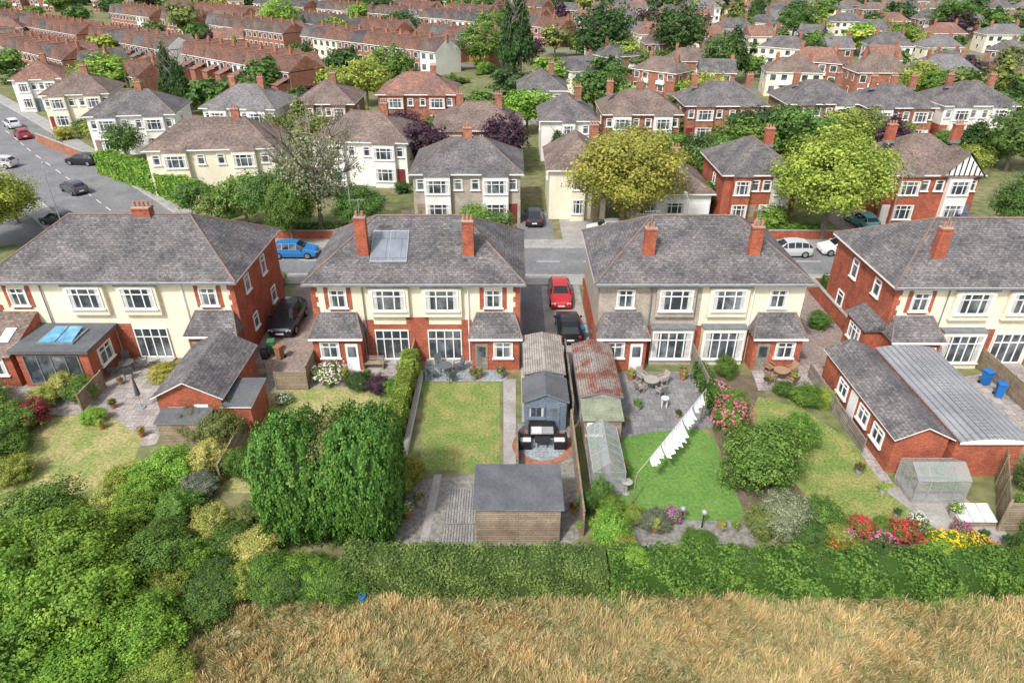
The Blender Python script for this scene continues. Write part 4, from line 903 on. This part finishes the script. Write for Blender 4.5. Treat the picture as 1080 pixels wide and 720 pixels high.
rg=np.random.default_rng(77); P=np.column_stack([.25+rg.normal(size=1400)*.55,.3+rg.normal(size=1400)*1.0,5.5+.2*rg.random(1400)])
new('dry_top',quadmesh('dry_top',leafquads(P,rg.normal(size=P.shape)+np.array([0,0,1]),.13,rg),rg.random(1400),[LEAF]),r,color=(.23,.21,.09))
b=MB(); b.cyl(0,0,0,3,.25,.18,10); b.obj('trunk',[bark],r)
# ------------------------------------------------------------------ shrubs (surveyed)
S=[(20,455,3.0,1.9,'green'),(33,448,2.3,1.8,'red'),(70,415,2.2,1.6,'gold'),(90,420,2,1.5,'green'),(50,428,1.8,1.3,'lime'),(8,480,2.6,1.8,'green'),(-15,430,3,2,'green'),(100,445,1.5,1.0,'bright'),(15,505,2.2,1.4,'lime'),
(178,400,2.3,1.3,'yellow'),(205,460,2.0,1.9,'olive'),(235,470,2.6,2.5,'olive'),(225,495,2.3,2.0,'gold'),(252,450,1.8,2.0,'lime'),(185,505,2.8,2.0,'bright'),(215,522,2.1,1.4,'grey'),(158,520,2.6,1.7,'bright'),(130,515,2.0,1.3,'lime'),(255,500,1.8,1.6,'green'),
(145,548,2.4,1.6,'bright'),(105,550,2.5,1.5,'gold'),(190,545,2.3,1.7,'green'),(225,562,2.0,1.7,'gold'),(250,582,2.0,1.6,'green'),(170,585,2.4,1.9,'green'),(125,600,2.3,1.7,'lime'),(205,602,2.1,1.6,'bright'),(240,625,2.1,1.6,'mid'),(280,615,2.1,1.6,'green'),
(310,622,2.0,1.5,'mid'),(340,620,1.9,1.4,'bright'),(262,555,1.6,1.5,'olive'),(180,635,2.2,1.6,'lime'),(215,650,2.2,1.2,'green'),(145,655,2.3,1.6,'bright'),(85,565,2.2,1.4,'grey'),
(378,408,1.8,1.1,'dark'),(400,412,1.7,1.2,'purple'),(418,420,1.5,1.5,'green'),(435,505,1.5,1.6,'yellow'),(425,520,1.3,1.2,'lime'),
(640,575,1.9,2.0,'bright'),(655,585,1.5,1.5,'lime'),(632,535,1.2,1.9,'green'),(645,545,1.2,1.4,'bright'),(618,540,1.0,1.5,'mid'),(655,505,.9,1.3,'green'),(690,555,1.6,1.0,'grey'),(735,578,1.6,1.0,'green'),(668,548,1.2,.9,'lime'),
(800,507,4.3,3.7,'green'),(838,470,2.4,2.3,'green'),(822,560,2.4,2.2,'grey'),(862,555,2.2,1.8,'green'),(800,560,1.8,1.5,'olive'),(850,575,2.0,1.4,'mid'),(880,570,1.6,1.1,'lime'),(848,425,2.2,1.1,'green'),(870,425,1.6,1.0,'lime'),(826,415,1.4,.9,'mid'),(765,395,1.6,1.4,'green'),(745,412,1.4,1.5,'mid'),
(785,470,1.8,1.6,'mid'),(775,430,1.6,1.3,'green'),(930,560,1.2,.7,'green'),(985,575,1.1,.7,'green'),(1030,592,1.3,.8,'bright'),(1060,600,1.6,1.1,'mid'),(905,585,1.2,.8,'lime'),(1095,560,2.6,1.8,'green'),(1100,520,2.8,2.0,'mid'),
(1080,590,1.6,1.4,'mid'),(862,345,1.8,1.4,'mid'),(290,300,2,1.4,'yellow')]
for u,v,w,h,c in S:
    x,y=G(u,v); shrub(x,y,w,h,c)
for u,v,w,h,c,f,l in ((347,402,2.1,1.3,'green',(.8,.68,.64),'large hydrangea covered in pale pink blooms'),(768,452,2.1,1.9,'green',(.68,.18,.26),'shrub covered in deep pink flowers'),(757,420,1.4,1.3,'green',(.7,.22,.36),'pink flowering shrub beside patio'),
 (905,562,1.3,1.0,'green',(.65,.03,.03),'low plant with bright red flowers'),(948,568,1.4,1.1,'green',(.65,.05,.05),'low plant with bright red flowers'),(996,580,1.4,1.1,'bright',(.8,.62,.03),'low plant with bright yellow flowers'),(928,580,1.2,1.0,'green',(.7,.2,.4),'low pink flowering border plant'),(965,556,.9,.9,'green',(.75,.72,.7),'low white flowering border plant'),(975,588,1.1,1.0,'green',(.65,.04,.05),'low plant with bright red flowers'),(1012,565,.9,.8,'green',(.6,.1,.35),'low pink flowering border plant'),(890,572,.9,.9,'green',(.7,.25,.4),'low pink flowering border plant'),
 (1025,578,1.1,.9,'green',(.75,.55,.05),'low plant with bright yellow flowers'),(1045,590,1.1,.9,'green',(.75,.3,.05),'orange flowering border plant'),(708,548,1.0,.7,'green',(.5,.15,.4),'small purple flowering border plant'),(300,425,1.0,.8,'green',(.6,.6,.6),'white flowering plant beside lawn'),(875,585,1.1,.8,'green',(.65,.22,.05),'orange flowering border plant')):
    x,y=G(u,v); shrub(x,y,w,h,c,flower=f,lab=l,nf=260)
for x,y,w,h,c in ((-17.8,19.2,4.6,3.6,'bright'),(-15.0,18.0,3.2,2.3,'bright'),(-19.8,21.8,4.3,3.5,'bright'),(-22.3,19.8,5,4.2,'bright'),(-22.5,24,4,3,'green'),(-16,21.9,3.2,2.3,'green'),(-13,20.4,2.6,1.7,'mid'),(-16.8,16.2,3.6,2.2,'bright'),(-19.5,16.8,4,3.1,'bright'),(-13.8,16.8,2.2,1.2,'lime'),(-10.8,21.0,2.2,1.4,'green'),(-9.0,21.4,2.0,1.3,'green'),(-11.9,22.6,2.4,1.6,'gold'),(-14,15.0,2.4,1.1,'green'),(-17,13.8,3,1.8,'green')):
    sd=random.randint(0,2); o=new('bush',crown('dome',480,46,.062,sd+10,.085,.55,corescale=.7),None,(x,y,h*.47),random.random()*6,(w/2,w/2,h*.5),jit(PAL[c],.12)); tag(o,f'large {DESC[c]} bush at the field edge','bush')
# ------------------------------------------------------------------ trees (surveyed)
T=[(655,246,11.2,11.0,'yellow','round',0),(866,252,11.0,11.0,'street','round',0),(302,250,6.5,7.2,'mid','round',0),(385,250,5.5,5.6,'mid','round',0),(262,240,5.5,6.0,'green','round',1),
(452,188,6.5,7.5,'purple','round',1),(534,184,6,7.5,'purple','round',1),(1068,262,6,8,'mid','round',0),(-2,262,9,8,'street','round',0),(830,180,9,9,'mid','round',1),(785,182,7,7,'green','round',1),(757,205,6,7,'mid','round',1),(735,190,5,6,'dark','round',1),
(626,128,9,9,'mid','round',1),(588,175,4,5,'dark','cone',1),(600,190,3.5,4.5,'green','round',1),(700,175,6,5,'green','round',1),(548,88,8,18,'dark','cone',1),(536,88,6,16,'dark','cone',1),(632,78,15,15,'dark','round',1),(715,72,14,14,'dark','round',1),(507,75,11,10,'green','round',1),(655,82,9,9,'lime','round',1),
(187,118,6,11,'dark','cone',1),(196,122,5,10,'dark','cone',1),(120,108,11,9,'bright','round',1),(98,112,7,7,'lime','round',1),(172,140,5,6,'green','round',1),(252,70,7,7,'bright','cone',1),(388,112,9,9,'lime','round',1),(415,100,9,9,'green','round',1),(395,160,5,6,'purple','round',1),
(770,88,9,11,'dark','cone',1),(758,90,8,10,'mid','round',1),(738,130,8,8,'lime','round',1),(860,70,9,8,'green','round',1),(965,110,8,8,'lime','round',1),(985,115,7,7,'green','round',1),(940,165,6,5,'green','round',1),(1060,180,8,8,'mid','round',1),(1072,150,6,6,'green','round',1),(905,155,7,6,'olive','round',1),
(20,235,5,5,'lime','round',1),(135,170,5,5,'mid','round',1),(150,135,5,6,'dark','round',1),(268,150,4,5,'bright','round',1),(480,180,5,4,'lime','round',1),(500,250,3.5,3.5,'bright','round',1),(528,252,2.6,3.2,'mid','box',1),(440,258,3.2,3.0,'green','round',1),(470,262,2.5,2,'lime','round',1),(812,245,3.5,3,'bright','round',1),
(795,35,8,14,'dark','cone',1),(300,45,12,12,'bright','round',1),(520,60,12,11,'green','round',1),(835,45,12,11,'mid','round',1),(1000,40,14,12,'mid','round',1),(950,60,9,9,'green','round',1),(425,48,12,10,'dark','round',1),(375,22,15,12,'dark','round',1),(700,22,15,14,'dark','round',1),(210,232,4,4.5,'mid','round',1),(230,245,4,4,'olive','round',1),(700,215,4,4,'lime','round',1),(740,225,3.5,4,'mid','round',1),(310,258,5,6.5,'green','round',0)]
for u,v,w,h,c,k,l in T:
    x,y=G(u,v); tree(x,y,w,h,c,k,l)
x,y=G(340,250); root=tag(new('tree',None,None,(x,y,0)),'tall thin-leaved grey-green tree with many fine branches','tree'); new('trunk',TRB,root,(0,0,0),0,(10,10,10.6),None)
new('crown',crown('round',300,20,.055,21,.10,.4),root,(0,0,6.9),0,(3.9,3.9,4.2),(.24,.27,.15))
occ=[(a,b_,r) for a,b_,r in HL]+[(a+0,b_+4,5 if k=='semi' else 3.8) for a,b_,k in placed]
cnt=0
for i in range(12000):
    if cnt>=236: break
    y=84+(random.random()**1.1)*280; x=random.uniform(-1,1)*(.75*(.866*y+12.5)+4)
    if x<-40 and abs((y-70)-(-x-43)*1.02)<9: continue
    if any((x-a)**2+(y-b_)**2<(r*.9)**2 for a,b_,r in occ): continue
    w=random.uniform(4,8.5) if y<230 else random.uniform(6,11); occ.append((x,y,w*.35))
    tree(x,y,w,w*random.uniform(.75,1.0),random.choice(['green','mid','mid','dark','dark','green','lime','bright','olive','purple']),random.choice(['round']*6+['cone']),2 if y>110 else 1,group='garden trees across the estate'); cnt+=1
cnt=0
for i in range(2500):
    if cnt>=170: break
    y=random.uniform(70,180); x=random.uniform(-1,1)*(.75*(.866*y+12.5)+4)
    if x<-36 and abs((y-70)-(-x-43)*1.02)<9: continue
    if y<74 or any((x-a)**2+(y-b_)**2<(r*.85)**2 for a,b_,r in occ): continue
    w=random.uniform(1.8,4); shrub(x,y,w,w*random.uniform(.5,.8),random.choice(['green','mid','dark','lime','bright','olive','yellow']),lod=1); cnt+=1
rg=np.random.default_rng(5); Vs=[];Ss=[]
for i in range(620):
    x=rg.uniform(-330,330); y0_=338 if x>-30 else 372; y=y0_+(560-y0_)*rg.random()**1.5; r=rg.uniform(5,9) if y>380 else rg.uniform(4,7); n=130
    D=sph(rg,n); P=D*np.array([r,r,r*.8])*(.75+.3*rg.random((n,1)))+np.array([x,y,r*.75]); Vs.append(leafquads(P,D+rg.normal(size=D.shape)*.4,r*.42,rg,.45)); Ss.append(np.clip(rg.random()*.6+rg.random(n)*.4,0,1))
o=tag(new('distant_woodland',quadmesh('distant_woodland',np.concatenate(Vs),np.concatenate(Ss),[LEAF]),color=(.085,.145,.055)),'belt of dark green trees beyond the houses','woodland'); o['kind']='stuff'
# ------------------------------------------------------------------ light, world, camera
w=bpy.data.worlds.new('World'); sc.world=w; w.use_nodes=True; N=w.node_tree.nodes; L=w.node_tree.links
EL=math.radians(50); AZ=math.radians(212)
sk=N.new('ShaderNodeTexSky'); sk.sky_type='NISHITA'; sk.sun_disc=False; sk.sun_elevation=EL; sk.sun_rotation=AZ; sk.dust_density=3; sk.ozone_density=.6
hs=N.new('ShaderNodeHueSaturation'); hs.inputs['Saturation'].default_value=.4; hs.inputs['Value'].default_value=1.5; L.new(sk.outputs[0],hs.inputs['Color']); L.new(hs.outputs[0],N['Background'].inputs['Color']); N['Background'].inputs['Strength'].default_value=.15
sd=bpy.data.lights.new('sun','SUN'); sd.energy=3.8; sd.angle=math.radians(5); sd.color=(1,.97,.92); so=bpy.data.objects.new('sun',sd); COL.objects.link(so)
dirv=Vector((math.sin(AZ)*math.cos(EL),math.cos(AZ)*math.cos(EL),math.sin(EL))); so.rotation_euler=dirv.to_track_quat('Z','Y').to_euler(); so.location=(-30,-30,60)
cam=bpy.data.cameras.new('camera'); cam.lens=24; cam.sensor_width=36; cam.clip_end=3000; co=bpy.data.objects.new('camera',cam); COL.objects.link(co)
co.location=(0,0,H); co.rotation_euler=(math.radians(60),0,0); sc.camera=co
sc.view_settings.view_transform='Standard'; sc.view_settings.look='None'; sc.view_settings.exposure=0
